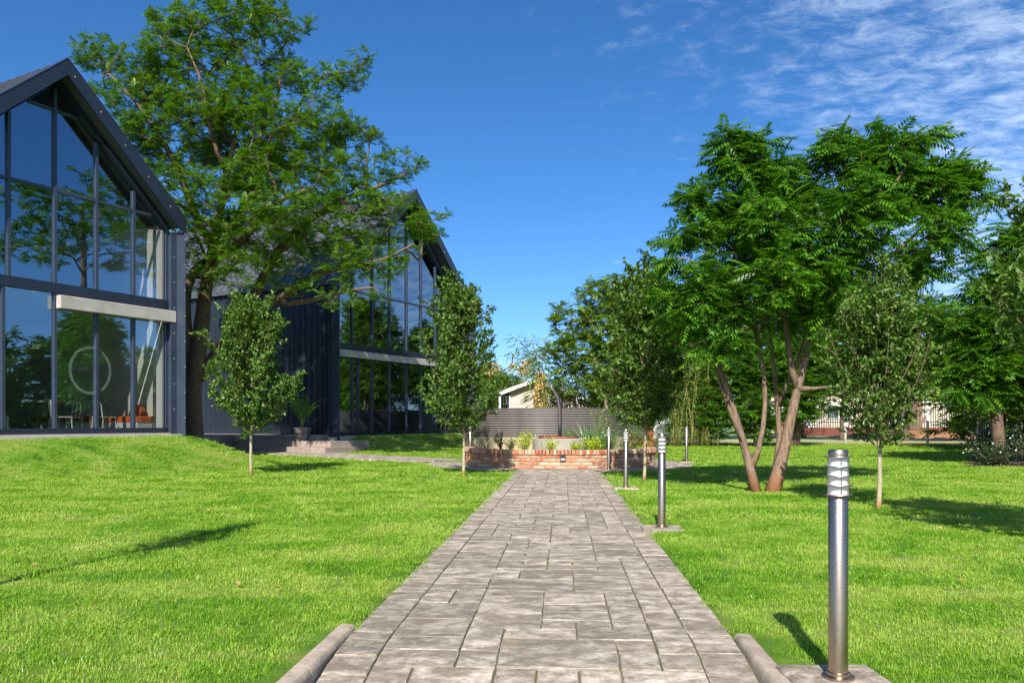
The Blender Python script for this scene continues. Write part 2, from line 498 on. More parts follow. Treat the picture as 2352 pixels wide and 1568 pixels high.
M = {}
M['blade'] = grassmat('grass_blades'); M['lawn'] = grassmat('lawn_ground', False)
M['paver'] = pavermat('slate_paver', 0.98); M['paver_far'] = pavermat('slate_paver_far', 0.98)
M['sand'] = surf('joint_sand', (0.19, 0.145, 0.07), (0.055, 0.075, 0.022), 0.95, scale=9, bump=0.004, bscale=120)
M['kerb'] = surf('concrete_kerb', (0.49, 0.40, 0.30), (0.25, 0.20, 0.15), 0.85, scale=7, bump=0.006, bscale=55, objrand=0.15)
M['brick'] = brickmat('clay_brick'); M['mortar'] = surf('mortar', (0.36, 0.29, 0.19), (0.25, 0.20, 0.13), 0.92, scale=8, bump=0.006, bscale=60)
M['steel'] = surf('brushed_steel', (0.50, 0.375, 0.29), (0.43, 0.325, 0.255), 0.31, 1.0, scale=30, stretch=(1, 1, 3), bump=0.0003, bscale=160)
M['steel_dark'] = surf('dull_steel', (0.38, 0.31, 0.28), (0.30, 0.25, 0.23), 0.4, 1.0, scale=30)
m_, nt_, out_ = nmat('opal_plastic')
_d = nd(nt_, 'ShaderNodeBsdfPrincipled'); _d.inputs['Base Color'].default_value = (.93, .93, .93, 1); _d.inputs['Roughness'].default_value = .3; _t = nd(nt_, 'ShaderNodeBsdfTranslucent'); _t.inputs['Color'].default_value = (.95, .95, .95, 1)
_x = nd(nt_, 'ShaderNodeMixShader'); _x.inputs[0].default_value = .5; nt_.links.new(_d.outputs[0], _x.inputs[1]); nt_.links.new(_t.outputs[0], _x.inputs[2]); nt_.links.new(_x.outputs[0], out_.inputs[0])
M['opal'] = m_
M['char'] = surf('charcoal_paint', (0.020, 0.026, 0.042), (0.015, 0.020, 0.032), 0.30, scale=3, spec=0.5)
M['char_frame'] = surf('slate_frame_paint', (0.040, 0.052, 0.080), (0.030, 0.040, 0.062), 0.32, scale=3)
M['clad'] = surf('black_cladding', (0.019, 0.025, 0.040), (0.012, 0.016, 0.027), 0.38, scale=1.2, stretch=(1, 1, 0.3))
M['rooft'] = surf('dark_roof_sheet', (0.085, 0.095, 0.11), (0.065, 0.07, 0.085), 0.45, scale=2)
M['conc'] = surf('pale_concrete', (0.47, 0.43, 0.385), (0.33, 0.30, 0.27), 0.85, scale=3.2, bump=0.004, bscale=22)
M['conc2'] = surf('grey_concrete', (0.40, 0.37, 0.30), (0.27, 0.25, 0.20), 0.88, scale=3.0, bump=0.003, bscale=40)
M['plinth'] = surf('stained_plinth', (0.52, 0.42, 0.27), (0.36, 0.29, 0.18), 0.9, scale=3.0, bump=0.004, bscale=30)
M['stepc'] = surf('step_tile', (0.34, 0.265, 0.215), (0.24, 0.19, 0.155), 0.75, scale=7, bump=0.001, objrand=0.18)
M['tank'] = surf('corrugated_steel', (0.160, 0.132, 0.122), (0.105, 0.09, 0.088), 0.42, 0.0, scale=2.0, stretch=(1, 1, 0.25), spec=0.6)
M['white'] = surf('white_paint', (0.78, 0.76, 0.72), (0.70, 0.68, 0.64), 0.7, scale=2)
M['cream'] = surf('cream_render', (0.55, 0.47, 0.40), (0.48, 0.41, 0.35), 0.9, scale=2, bump=0.004, bscale=50)
M['cream2'] = surf('sand_render', (0.62, 0.52, 0.42), (0.52, 0.43, 0.34), 0.9, scale=1.5, bump=0.004, bscale=50)
M['redroof'] = surf('red_brown_roof', (0.20, 0.08, 0.05), (0.14, 0.055, 0.035), 0.8, scale=4)
M['soil'] = surf('soil', (0.10, 0.055, 0.03), (0.05, 0.028, 0.017), 0.95, scale=9, bump=0.01, bscale=40)
M['mulch'] = surf('orange_mulch', (0.42, 0.20, 0.085), (0.27, 0.115, 0.05), 0.95, scale=6, bump=0.02, bscale=25)
M['verge'] = surf('dry_verge', (0.52, 0.36, 0.17), (0.36, 0.30, 0.12), 0.95, scale=0.9, stretch=(0.4, 2, 1), bump=0.02, bscale=30)
M['verge2'] = surf('pale_green_verge', (0.36, 0.40, 0.17), (0.26, 0.31, 0.11), 0.95, scale=0.9, stretch=(0.4, 2, 1), bump=0.02, bscale=30)
M['road'] = surf('asphalt', (0.075, 0.07, 0.07), (0.05, 0.05, 0.05), 0.85, scale=5)
M['galv'] = surf('galvanised_post', (0.80, 0.80, 0.80), (0.62, 0.62, 0.64), 0.5, 0.0, scale=9)
M['wire'] = surf('fence_wire', (0.20, 0.21, 0.20), (0.12, 0.13, 0.13), 0.5, 0.5, scale=9)
M['iron'] = surf('black_palisade', (0.02, 0.02, 0.022), (0.015, 0.015, 0.017), 0.5, scale=4)
M['redbrick'] = surf('red_plinth', (0.20, 0.045, 0.028), (0.11, 0.028, 0.018), 0.85, scale=5, bump=0.01)
M['rust'] = surf('rusty_plate', (0.30, 0.10, 0.04), (0.16, 0.055, 0.03), 0.8, scale=20, bump=0.003)
M['sculpt'] = surf('weathered_bronze', (0.20, 0.165, 0.15), (0.12, 0.10, 0.095), 0.42, 0.55, scale=5, stretch=(1, 1, 0.4))
M['black'] = surf('black_plastic', (0.02, 0.02, 0.02), (0.015, 0.015, 0.015), 0.5, scale=4)
M['pot'] = surf('grey_pot', (0.115, 0.11, 0.115), (0.08, 0.078, 0.08), 0.7, scale=6, bump=0.002)
M['bark'] = barkmat('brown_bark', (0.19, 0.125, 0.085), (0.085, 0.055, 0.038))
M['bark_stem'] = barkmat('smooth_stem_bark', (0.27, 0.185, 0.125), (0.10, 0.066, 0.046), (0.34, 0.15, 0.07), 0.40)
M['bark_young'] = barkmat('pale_young_bark', (0.44, 0.38, 0.245), (0.27, 0.23, 0.14), (0.42, 0.19, 0.08), 0.16)
M['twig'] = surf('pale_twig', (0.30, 0.25, 0.15), (0.20, 0.16, 0.095), 0.8, scale=8)
M['twig_dark'] = surf('young_branch', (0.20, 0.155, 0.085), (0.12, 0.09, 0.05), 0.8, scale=8)
M['stone_o'] = surf('orange_field_stone', (0.66, 0.32, 0.07), (0.26, 0.075, 0.02), 0.85, scale=3.2, bump=0.01, objrand=0.9)
M['floor'] = surf('polished_floor', (0.36, 0.34, 0.30), (0.30, 0.28, 0.25), 0.35, scale=3)
M['inwall'] = surf('interior_white', (0.52, 0.52, 0.48), (0.48, 0.48, 0.44), 0.9, scale=2)
M['indark'] = surf('interior_dark', (0.07, 0.065, 0.06), (0.05, 0.048, 0.045), 0.8, scale=2)
M['orange'] = surf('orange_fabric', (0.55, 0.11, 0.02), (0.42, 0.08, 0.016), 0.8, scale=6)
M['yellow'] = surf('amber_panel', (0.72, 0.34, 0.04), (0.60, 0.26, 0.03), 0.6, scale=4)
M['chair'] = surf('pale_grey_chair', (0.62, 0.66, 0.56), (0.52, 0.56, 0.48), 0.4, scale=5)
M['glass'] = glassmat('dark_glass'); M['glass_in'] = clearmat('glass_inner_face')
M['glass2'] = glassmat('dark_glass_far', (0.30, 0.33, 0.34), 0.34)
m_, nt_, out_ = nmat('frosted_ring')
_d = nd(nt_, 'ShaderNodeBsdfDiffuse'); _d.inputs['Color'].default_value = (.42, .48, .36, 1); _t = nd(nt_, 'ShaderNodeBsdfTransparent')
_x = nd(nt_, 'ShaderNodeMixShader'); _x.inputs[0].default_value = .10; nt_.links.new(_t.outputs[0], _x.inputs[1]); nt_.links.new(_d.outputs[0], _x.inputs[2]); nt_.links.new(_x.outputs[0], out_.inputs[0])
M['frost'] = m_
M['redlight'] = surf('blue_door', (0.05, 0.16, 0.26), (0.04, 0.13, 0.22), 0.4, scale=3)

M['leaf_big'] = leafmat('feathery_leaf', (0.032, 0.095, 0.005), (0.078, 0.190, 0.008), (0.165, 0.300, 0.014), 0.48, 0.40, (0.006, (0.60, 0.28, 0.05)))
M['leaf_ash'] = leafmat('glossy_pinnate_leaf', (0.026, 0.090, 0.008), (0.058, 0.170, 0.010), (0.145, 0.310, 0.016), 0.42, 0.36, spec=0.35)
M['leaf_young'] = leafmat('grey_green_leaf', (0.045, 0.100, 0.014), (0.095, 0.180, 0.026), (0.20, 0.31, 0.075), 0.50, 0.25, spec=0.3)
M['leaf_mid'] = leafmat('willowy_leaf', (0.055, 0.125, 0.010), (0.145, 0.255, 0.020), (0.260, 0.370, 0.060), 0.42, 0.3)
M['leaf_far'] = leafmat('dark_far_leaf', (0.034, 0.088, 0.010), (0.078, 0.170, 0.016), (0.155, 0.265, 0.035), 0.5, 0.3)
M['leaf_broad'] = leafmat('broad_leaf', (0.035, 0.105, 0.008), (0.070, 0.185, 0.012), (0.13, 0.27, 0.022), 0.38, 0.34)
M['leaf_bamboo'] = leafmat('bamboo_leaf', (0.055, 0.115, 0.015), (0.12, 0.21, 0.030), (0.25, 0.33, 0.07), 0.45, 0.35)
M['leaf_lime'] = leafmat('lime_leaf', (0.22, 0.36, 0.010), (0.46, 0.58, 0.015), (0.75, 0.78, 0.03), 0.4, 0.35)
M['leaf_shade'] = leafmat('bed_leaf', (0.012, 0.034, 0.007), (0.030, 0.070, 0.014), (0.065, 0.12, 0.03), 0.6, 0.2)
M['leaf_grey'] = leafmat('grey_green_blade', (0.055, 0.13, 0.035), (0.13, 0.26, 0.075), (0.22, 0.38, 0.14), 0.5, 0.25)
M['cane'] = surf('yellow_cane', (0.42, 0.36, 0.11), (0.27, 0.22, 0.08), 0.6, scale=3)
M['plume'] = surf('golden_plume', (0.62, 0.46, 0.19), (0.48, 0.34, 0.12), 0.9, scale=3)
M['petal'] = surf('white_petal', (0.78, 0.78, 0.80), (0.70, 0.70, 0.74), 0.8, scale=3)

# ------------------------------------------------------------------ foliage tools
def basis(d, up):
    d = d / np.linalg.norm(d, axis=1, keepdims=True)
    y = np.cross(up, d); ny = np.linalg.norm(y, axis=1, keepdims=True); ny[ny < 1e-6] = 1
    y = y / ny
    z = np.cross(d, y)
    return np.stack([d, y, z], axis=2)          # columns
def place(tmpl, pos, d, up, scale):
    """tmpl (k,4,3); returns (n*k,4,3)"""
    B = basis(d, up)
    V = np.einsum('nij,kqj->nkqi', B, tmpl) * scale[:, None, None, None] + pos[:, None, None, :]
    return V.reshape(-1, 4, 3)
def leaf_t(L=1.0, W=0.45, fold=0.12, droop=0.0):
    return np.array([[[0, 0, 0], [0.45 * L, -W / 2, fold * W], [L, 0, -droop * L], [0.45 * L, W / 2, fold * W]]], float)
def frond_t(pairs=7, L=1.0, ll=0.30, lw=0.095, droop=0.35, hang=0.35):
    out = []
    for i in range(pairs):
        f = (i + 0.8) / pairs
        x = L * f; z = -droop * L * f * f
        s = ll * (0.75 + 0.5 * math.sin(PI * (0.15 + 0.75 * f)))
        for sd in (-1, 1):
            a = R(62 - 14 * f)
            dx, dy = math.cos(a), sd * math.sin(a)
            b = np.array((x, 0, z))
            d = np.array((dx, dy, -hang)); d /= np.linalg.norm(d)
            n = np.array((-dy, dx, 0)) * lw / 2
            m = b + d * s * 0.45
            out.append([b, m - n, b + d * s + np.array((0, 0, -0.1 * s)), m + n])
    b = np.array((L * 0.97, 0, -droop * L)); e = b + np.array((ll, 0, -hang * ll)); m = (b + e) / 2; n = np.array((0, lw / 2, 0))
    out.append([b, m - n, e, m + n])
    return np.array(out, float)

class Skel:
    def __init__(s, seed=0):
        s.p = []; s.par = []; s.pl = []; s.chains = []; s.fix = {}
        s.r = np.random.default_rng(seed)
    def trunk(s, pts, rads, parent=-1, step=0.3):
        """hand laid limb; returns index of its last node"""
        pts = [np.array(q, float) for q in pts]
        ch = [] if parent < 0 else [parent]
        dense = []; rd = []
        for i in range(len(pts) - 1):
            L = np.linalg.norm(pts[i + 1] - pts[i]); k = max(1, int(L / step))
            for j in range(k):
                f = j / k; dense.append(pts[i] * (1 - f) + pts[i + 1] * f); rd.append(rads[i] * (1 - f) + rads[i + 1] * f)
        dense.append(pts[-1]); rd.append(rads[-1])
        dense = np.array(dense)
        for _ in range(2):
            if len(dense) > 3: dense[1:-1] = 0.25 * dense[:-2] + 0.5 * dense[1:-1] + 0.25 * dense[2:]
        if parent >= 0: dense = dense[1:]; rd = rd[1:]
        par = parent
        for q, rr in zip(dense, rd):
            i = len(s.p); s.p.append(q); s.par.append(par)
            s.pl.append(0 if par < 0 else s.pl[par] + np.linalg.norm(q - s.p[par]))
            s.fix[i] = rr; ch.append(i); par = i
        s.chains.append(ch)
        return par
    def grow(s, targets, step=0.28, kpath=0.22, wob=0.06, bendup=0.25, minh=None, kz=0.6):
        tips = []
        for t in targets:
            Pn = np.array(s.p); pl = np.array(s.pl)
            d = np.linalg.norm(Pn - t, axis=1)
            cost = d + kpath * pl + kz * np.maximum(0, Pn[:, 2] - t[2])
            if minh is not None: cost = cost + 50 * (Pn[:, 2] < minh)
            a = int(np.argmin(cost))
            A = s.p[a]; L = np.linalg.norm(t - A)
            if L < 1e-4: continue
            k = max(2, int(L / step))
            dirp = A - s.p[s.par[a]] if s.par[a] >= 0 else np.array((0, 0, 1.0))
            dirp = dirp / (np.linalg.norm(dirp) + 1e-9)
            ctrl = A + (t - A) * 0.45 + dirp * L * 0.22 + np.array((0, 0, bendup * L * 0.4)) + s.r.normal(0, wob * L, 3)
            ch = [a]; par = a
            for j in range(1, k + 1):
                f = j / k
                q = (1 - f) ** 2 * A + 2 * f * (1 - f) * ctrl + f * f * t
                if j < k: q = q + s.r.normal(0, wob * 0.35 * step, 3)
                i = len(s.p); s.p.append(q); s.par.append(par); s.pl.append(s.pl[par] + np.linalg.norm(q - s.p[par])); par = i; ch.append(i)
            s.chains.append(ch); tips.append(ch)
        return tips
    def radii(s, tip=0.006, power=2.3, cap=None):
        n = len(s.p); cnt = np.zeros(n)
        haschild = np.zeros(n, bool)
        for i in range(n):
            if s.par[i] >= 0: haschild[s.par[i]] = True
        w = np.zeros(n)
        for i in range(n - 1, -1, -1):
            if not haschild[i]: w[i] += 1
            if s.par[i] >= 0: w[s.par[i]] += w[i]
        rad = tip * np.maximum(w, 1) ** (1 / power)
        if cap: rad = np.minimum(rad, cap)
        for i, rr in s.fix.items(): rad[i] = rr
        # a branch is never thicker than what it leaves
        for i in range(n):
            if i not in s.fix and s.par[i] >= 0: rad[i] = min(rad[i], rad[s.par[i]] * 0.96 + 0.0008)
        return rad
    def tubes(s, rad, minr=0.0):
        mb = MB()
        for ch in s.chains:
            rr = [rad[i] for i in ch]
            if len(ch) < 2 or max(rr[1:]) < minr: continue
            if ch[0] not in s.fix or ch[1] not in s.fix: rr[0] = min(rr[0], rr[1] * 1.25)
            m = max(rr)
            n = 10 if m > 0.08 else 7 if m > 0.03 else 5 if m > 0.012 else 3
            mb.tube([s.p[i] for i in ch], rr, n)
        return mb

def sample_blobs(blobs, n, r_, shell=0.55, flat=0.75):
    """random points in a union of ellipsoids (x,y,z,r); weight by r^2.4, biased to the outside"""
    b = np.array(blobs, float)
    w = b[:, 3] ** 2.4; w /= w.sum()
    idx = r_.choice(len(b), n, p=w)
    d = r_.normal(size=(n, 3)); d /= np.linalg.norm(d, axis=1, keepdims=True)
    u = r_.random(n); rad = np.where(r_.random(n) < shell, 0.72 + 0.33 * u, u ** (1 / 3))
    q = d * rad[:, None] * b[idx, 3][:, None]
    q[:, 2] *= flat
    return b[idx, :3] + q

def make_tree(name, label, cat, base, trunks, blobs, n_targets, mats, tmpl, fscale, per_node=2, last=3, seed=1, group=None,
              up_bias=0.25, step=0.3, tip=0.006, kpath=0.2, minr=0.0, flat=0.75, shell=0.55, mode='frond', minh=None, droop_dir=0.0, main=True, extra_leaf=None, wob=0.06, dense=1.0):
    S = Skel(seed); r_ = S.r
    for tr in trunks:
        par = -1
        if len(tr) == 3:        # side limb: start at the nearest laid node
            Pn = np.array(S.p); par = int(np.argmin(np.linalg.norm(Pn - np.array(tr[0][0]), axis=1)))
        S.trunk(tr[0], tr[1], par)
    B = np.array(blobs, float)
    tg = sample_blobs(blobs, n_targets, r_, shell, flat)
    if main:
        cen = B[:, :3] + r_.normal(0, 0.1, (len(B), 3))
        root = np.array(S.p[0]); cen = cen[np.argsort(np.linalg.norm(cen - root, axis=1))]
        S.grow(cen, step, kpath, wob, 0.2, minh)
    order = np.argsort(np.linalg.norm(tg - tg.mean(0), axis=1) + r_.normal(0, 0.6, len(tg)))
    tips = S.grow(tg[order], step, kpath, wob, 0.2, minh)
    rad = S.radii(tip)
    root = thing(name, label, cat, tuple(base), 0, group)
    mb = S.tubes(rad, minr)
    me = mb.mesh('trunk', True)
    link('trunk', me, mats[0], root)
    pos = []; dr = []
    for ch in tips:
        k = min(last, len(ch) - 1)
        for j in range(len(ch) - k, len(ch)):
            q = S.p[ch[j]]; dd = q - S.p[ch[j - 1]]; dd = dd / (np.linalg.norm(dd) + 1e-9)
            c = per_node if j < len(ch) - 1 else per_node + 1
            for _ in range(c):
                v = dd * 0.55 + r_.normal(0, 0.62, 3); v[2] = v[2] * 0.45 + up_bias
                pos.append(q + r_.normal(0, 0.05, 3) * fscale); dr.append(v)
    pos = np.array(pos); dr = np.array(dr); n = len(pos)
    up = np.tile(np.array((0, 0, 1.0)), (n, 1)) + r_.normal(0, 0.28, (n, 3))
    V = place(tmpl, pos, dr, up, fscale * (0.7 + 0.55 * r_.random(n)))
    me = quads_mesh('crown', V)
    c = link('crown', me, mats[1], root)
    c['kind'] = 'stuff'
    return root

def px_blobs(lst, Z, K=None):
    """(px, py, r_px[, dZ]) -> world ellipsoids standing at depth Z"""
    out = []
    for e in lst:
        z = Z + (e[3] if len(e) > 3 else 0)
        x, y, h = P(e[0], e[1], z)
        out.append((x, y, h, e[2] * z / F))
    return out

def blades_clump(n, h, spread, width, r_, bend=0.5, segs=4, base_r=0.1, tilt=0.3):
    """arching strap leaves as strips of quads, origin at the clump's foot"""
    out = []
    for _ in range(n):
        a = r_.random() * 2 * PI; br = base_r * math.sqrt(r_.random())
        b = np.array((br * math.cos(a + r_.normal() * .5), br * math.sin(a + r_.normal() * .5), 0))
        L = h * (0.55 + 0.5 * r_.random()); th = tilt * (0.2 + r_.random()); bd = bend * (0.4 + r_.random())
        dirh = np.array((math.cos(a), math.sin(a), 0)); side = np.array((-math.sin(a), math.cos(a), 0))
        tw = r_.normal() * 0.6; side = side * math.cos(tw) + dirh * math.sin(tw)
        p = b; w0 = width * (0.7 + 0.6 * r_.random())
        prev = (p - side * w0 / 2, p + side * w0 / 2)
        for i in range(1, segs + 1):
            f = i / segs; ang = th + bd * f * f * 2.0
            p = p + (dirh * math.sin(ang) + np.array((0, 0, 1)) * math.cos(ang)) * L / segs
            w = w0 * (1 - f ** 1.6) + 0.0006
            cur = (p - side * w / 2, p + side * w / 2)
            out.append([prev[0], prev[1], cur[1], cur[0]]); prev = cur
    return np.array(out)

def shrub(name, label, cat, c, rx, rz, n, lm, leaf=0.06, seed=0, group=None, tm='leaf', stems=9, W=0.5, spikes=0.0):
    """small leafy shrub: stems from one foot, leaves through a dome"""
    r_ = np.random.default_rng(seed)
    root = thing(name, label, cat, tuple(c), 0, group)
    mb = MB(); pos = []; dr = []
    for i in range(stems):
        a = r_.random() * 2 * PI; rr = rx * (0.25 + 0.75 * r_.random()); hh = rz * (0.55 + 0.5 * r_.random()) * (1 - 0.35 * (rr / rx) ** 2)
        tip = np.array((rr * math.cos(a), rr * math.sin(a), hh)); mid = tip * 0.5 + np.array((0, 0, hh * 0.12))
        pts = [np.array(c) + q for q in (np.zeros(3), mid * 0.5, mid, tip * 0.8 + mid * 0.1, tip)]
        mb.tube(pts, [0.012 * rz + 0.004, 0.009, 0.007, 0.005, 0.003], 4)
        for _ in range(int(n / stems)):
            f = 0.15 + 0.9 * r_.random() ** 0.7
            q = np.array(c) + tip * f + r_.normal(0, 1, 3) * np.array((rx, rx, rz)) * 0.17 * (1 - spikes)
            q[2] = max(q[2], c[2] + 0.01)
            pos.append(q); v = tip * 0.4 / rz + r_.normal(0, 0.6, 3); v[2] = abs(v[2]) * 0.5 + 0.15; dr.append(v)
    mb.obj('stem', M['twig_dark'], root)
    pos = np.array(pos); dr = np.array(dr); k = len(pos)
    up = np.tile(np.array((0, 0, 1.0)), (k, 1)) + r_.normal(0, 0.4, (k, 3))
    V = place(leaf_t(1, W, 0.15, 0.15), pos, dr, up, leaf * (0.6 + 0.7 * r_.random(k)))
    c_ = link('foliage', quads_mesh('foliage', V), lm, root); c_['kind'] = 'stuff'
    return root

# ================================================================== GROUND
def pw(u, w):
    q = PO + PN * u + PD * w
    return q[0], q[1]
us = [-600, -200, -80, -40] + list(np.arange(-26, -2.99, 0.35)) + [-2.6, -2.2, -1.8, -1.4, -1.1, -PW - 0.06, -PW, 0, PW, PW + 0.06, 1.1, 1.4, 1.8, 2.2, 2.6] + list(np.arange(3, 28.1, 0.5)) + [40, 80, 200, 600]
ws = [-300, -60, -20, -8, -4, -2, -1, -.6, -.45, -.3, -.15, 0] + list(np.arange(0.4, 34, 0.4)) + [36, 40, 50, 70, 120, 250, 700]
U, W_ = np.meshgrid(us, ws)
Xg = PO[0] + PN[0] * U + PD[0] * W_; Yg = PO[1] + PN[1] * U + PD[1] * W_
Zg = gz(Xg, Yg)
inside = (np.abs(U) <= PW + 0.001) & (W_ < 13.6)
Zg = np.where(inside, path_z(W_) - 0.04, Zg)
nr, nc = U.shape
vs = np.stack([Xg, Yg, Zg], -1).reshape(-1, 3)
fs = [(i * nc + j, i * nc + j + 1, (i + 1) * nc + j + 1, (i + 1) * nc + j) for i in range(nr - 1) for j in range(nc - 1)]
me = bpy.data.meshes.new('lawn'); me.from_pydata(vs.tolist(), [], fs); me.polygons.foreach_set('use_smooth', [True] * len(fs)); me.update()
lawn = props(link('lawn', me, M['lawn']), 'mown lawn around the paved path, rising into mounds beside the glass halls', None, None, 'structure')

# path bed and pavers --------------------------------------------------------
mb = MB()
wl_ = [-6, -3, -1, -.6, -.45, -.3, -.15, 0, 2, 6, 10, 13.4]
for i in range(len(wl_) - 1):
    a, b_ = wl_[i], wl_[i + 1]
    q = [(*pw(-PW - .0, a), float(path_z(a)) - 0.011), (*pw(PW + .0, a), float(path_z(a)) - 0.011), (*pw(PW, b_), float(path_z(b_)) - 0.011), (*pw(-PW, b_), float(path_z(b_)) - 0.011)]
    mb.add(q, [(0, 1, 2, 3)])
path = props(mb.obj('path', M['sand']), 'straight stone-paved path leading to the round brick planter', None, None, 'structure')

def paver_mesh(lx, ly, seed, t=0.05, j=0.0034):
    r_ = random.Random(seed)
    x0, x1, y0, y1 = -lx / 2 + j, lx / 2 - j, -ly / 2 + j, ly / 2 - j
    def edge(ax, ay, bx, by, k):
        out = []
        for i in range(k):
            f = i / k; nx, ny = -(by - ay), (bx - ax); L = math.hypot(nx, ny)
            o = r_.uniform(-0.0035, 0.0015) if i else r_.uniform(0.0, 0.004)
            out.append((ax + (bx - ax) * f + nx / L * o, ay + (by - ay) * f + ny / L * o))
        return out
    k1 = 3 if lx > .25 else 2; k2 = 3 if ly > .25 else 2
    ring = edge(x0, y0, x1, y0, k1) + edge(x1, y0, x1, y1, k2) + edge(x1, y1, x0, y1, k1) + edge(x0, y1, x0, y0, k2)
    n = len(ring); b = 0.0045
    top = [(x * (1 - b / (lx / 2)), y * (1 - b / (ly / 2)), r_.uniform(-0.0015, 0.0018)) for x, y in ring]
    vs = [(x, y, -t) for x, y in ring] + [(x, y, -0.0035) for x, y in ring] + top + [(0, 0, 0.001)]
    fs = [(i, (i + 1) % n, n + (i + 1) % n, n + i) for i in range(n)] + [(n + i, n + (i + 1) % n, 2 * n + (i + 1) % n, 2 * n + i) for i in range(n)]
    fs += [(2 * n + i, 2 * n + (i + 1) % n, 3 * n) for i in range(n)]
    m_ = bpy.data.meshes.new('paver'); m_.from_pydata(vs, [], fs); m_.materials.append(M['paver']); m_.update()
    autosmooth(m_, 18)
    return m_
PM = {}
def pmesh(lx, ly):
    k = (round(lx, 3), round(ly, 3))
    if k not in PM: PM[k] = [paver_mesh(lx, ly, hash(k) % 1000 + i) for i in range(4)]
    return rnd.choice(PM[k])
slots = []                  # (u, w, lx, ly)
bw = 0.20
wv = -2.6
for sd in (-1, 1):
    w = -2.6 + rnd.random() * .1
    while w < 13.6:
        L = rnd.choice([0.19, 0.22, 0.27, 0.31])
        slots.append((sd * (PW - bw / 2), w + L / 2, bw, L)); w += L
cell = (2 * PW - 2 * bw) / 8.0
rows = int(16.2 / cell)
occ = np.zeros((rows, 8), bool)
for i in range(rows):
    j = 0
    while j < 8:
        if occ[i, j]: j += 1; continue
        opts = [(2, 1)] * 6 + [(3, 1)] + [(2, 2)] * 2 + [(1, 1)] * 4 + [(3, 2)] + [(1, 2)] * 2
        rnd.shuffle(opts)
        for (a, b_) in opts + [(1, 1)]:
            if j + a <= 8 and i + b_ <= rows and not occ[i:i + b_, j:j + a].any():
                occ[i:i + b_, j:j + a] = True
                slots.append((-PW + bw + (j + a / 2) * cell, -2.6 + (i + b_ / 2) * cell, a * cell, b_ * cell)); j += a
                break
def paver_mat(u, w):
    x, y = pw(u, w); z = float(path_z(w)) + rnd.uniform(-0.0015, 0.0015)
    sl = math.atan((float(path_z(w + .05)) - float(path_z(w - .05))) / .1)
    rz = -math.atan2(PD[0], PD[1])
    return (x, y, z), (sl + rnd.gauss(0, .004), rnd.gauss(0, .004), rz)
slots = [s for s in slots if np.hypot(*(np.array(pw(s[0], s[1])) - RC)) > RO - 0.12]
vis = sorted([s for s in slots if s[1] > -1.0], key=lambda s: s[1])
near, far = vis[:298], vis[298:] + [s for s in slots if s[1] <= -1.0]
rz_path = -math.atan2(PD[0], PD[1])
for s in near:
    loc, rot = paver_mat(s[0], s[1])
    o = bpy.data.objects.new('paver', pmesh(s[2], s[3])); o.location = loc; o.rotation_euler = rot
    COL.objects.link(o); o.parent = path
def join_pavers(name, lst, parent, mat):
    V = []; Fc = []
    for (loc, rot, m_) in lst:
        mt = Matrix.Translation(loc) @ Matrix.Rotation(rot[2], 4, 'Z') @ Matrix.Rotation(rot[0], 4, 'X')
        b = len(V); V += [tuple(mt @ v.co) for v in m_.vertices]; Fc += [[b + i for i in p.vertices] for p in m_.polygons]
    me = bpy.data.meshes.new(name); me.from_pydata(V, [], Fc); me.update(); autosmooth(me, 50)
    o = link(name, me, mat, parent, False); o['kind'] = 'stuff'
    return o
join_pavers('pavers', [(*paver_mat(s[0], s[1]), pmesh(s[2], s[3])) for s in far], path, M['paver'])

# ring of paving round the planter, and the side path to the steps ----------
mb = MB(); mb.lathe([(RR - 0.1, -0.004), (RO, -0.004)], 72, (RC[0], RC[1], 0.0))
mb.lathe([(RO, -0.004), (RO + .01, -0.08)], 72, (RC[0], RC[1], 0.0))
ring = props(mb.obj('ring_path', M['sand']), 'ring of paving around the brick planter', None, None, 'structure')
lst = []
rads_ = np.linspace(RR + 0.02, RO, 5)
for i in range(4):
    rm = (rads_[i] + rads_[i + 1]) / 2; dr_ = rads_[i + 1] - rads_[i]; n = int(2 * PI * rm / (0.30 if i % 2 else 0.24))
    for k in range(n):
        a = 2 * PI * (k + 0.5 * (i % 2)) / n
        lst.append(((RC[0] + rm * math.cos(a), RC[1] + rm * math.sin(a), 0.008 + rnd.uniform(-.001, .001)), (0, 0, a + PI / 2), pmesh(round(2 * PI * rm / n, 2), round(dr_, 2))))
join_pavers('pavers', lst, ring, M['paver_far'])
cl_ = [np.array(q) for q in ((-8.3, 25.2), (-6.5, 23.75), (-4.6, 22.3), (-2.9, 21.05), (-1.75, 20.3))]
hw = 0.85
mb = MB(); lst = []
dense = []
for i in range(len(cl_) - 1):
    for k in range(8): dense.append(cl_[i] + (cl_[i + 1] - cl_[i]) * k / 8)
dense.append(cl_[-1])
L_ = []
for i, q in enumerate(dense):
    d = dense[min(i + 1, len(dense) - 1)] - dense[max(i - 1, 0)]; d = d / np.hypot(*d); n_ = np.array((-d[1], d[0]))
    L_.append((q, d, n_))
for i in range(len(L_) - 1):
    (a, _, na), (b_, _, nb) = L_[i], L_[i + 1]
    q = []
    for (c_, s_, nn) in ((a, -hw, na), (b_, -hw, nb), (b_, hw, nb), (a, hw, na)):
        x, y = c_ + nn * s_; q.append((x, y, g(*c_) + 0.012))
    mb.add(q, [(0, 1, 2, 3)])
side = props(mb.obj('side_path', M['sand']), 'paved side path running from the planter to the tiled steps', None, None, 'structure')
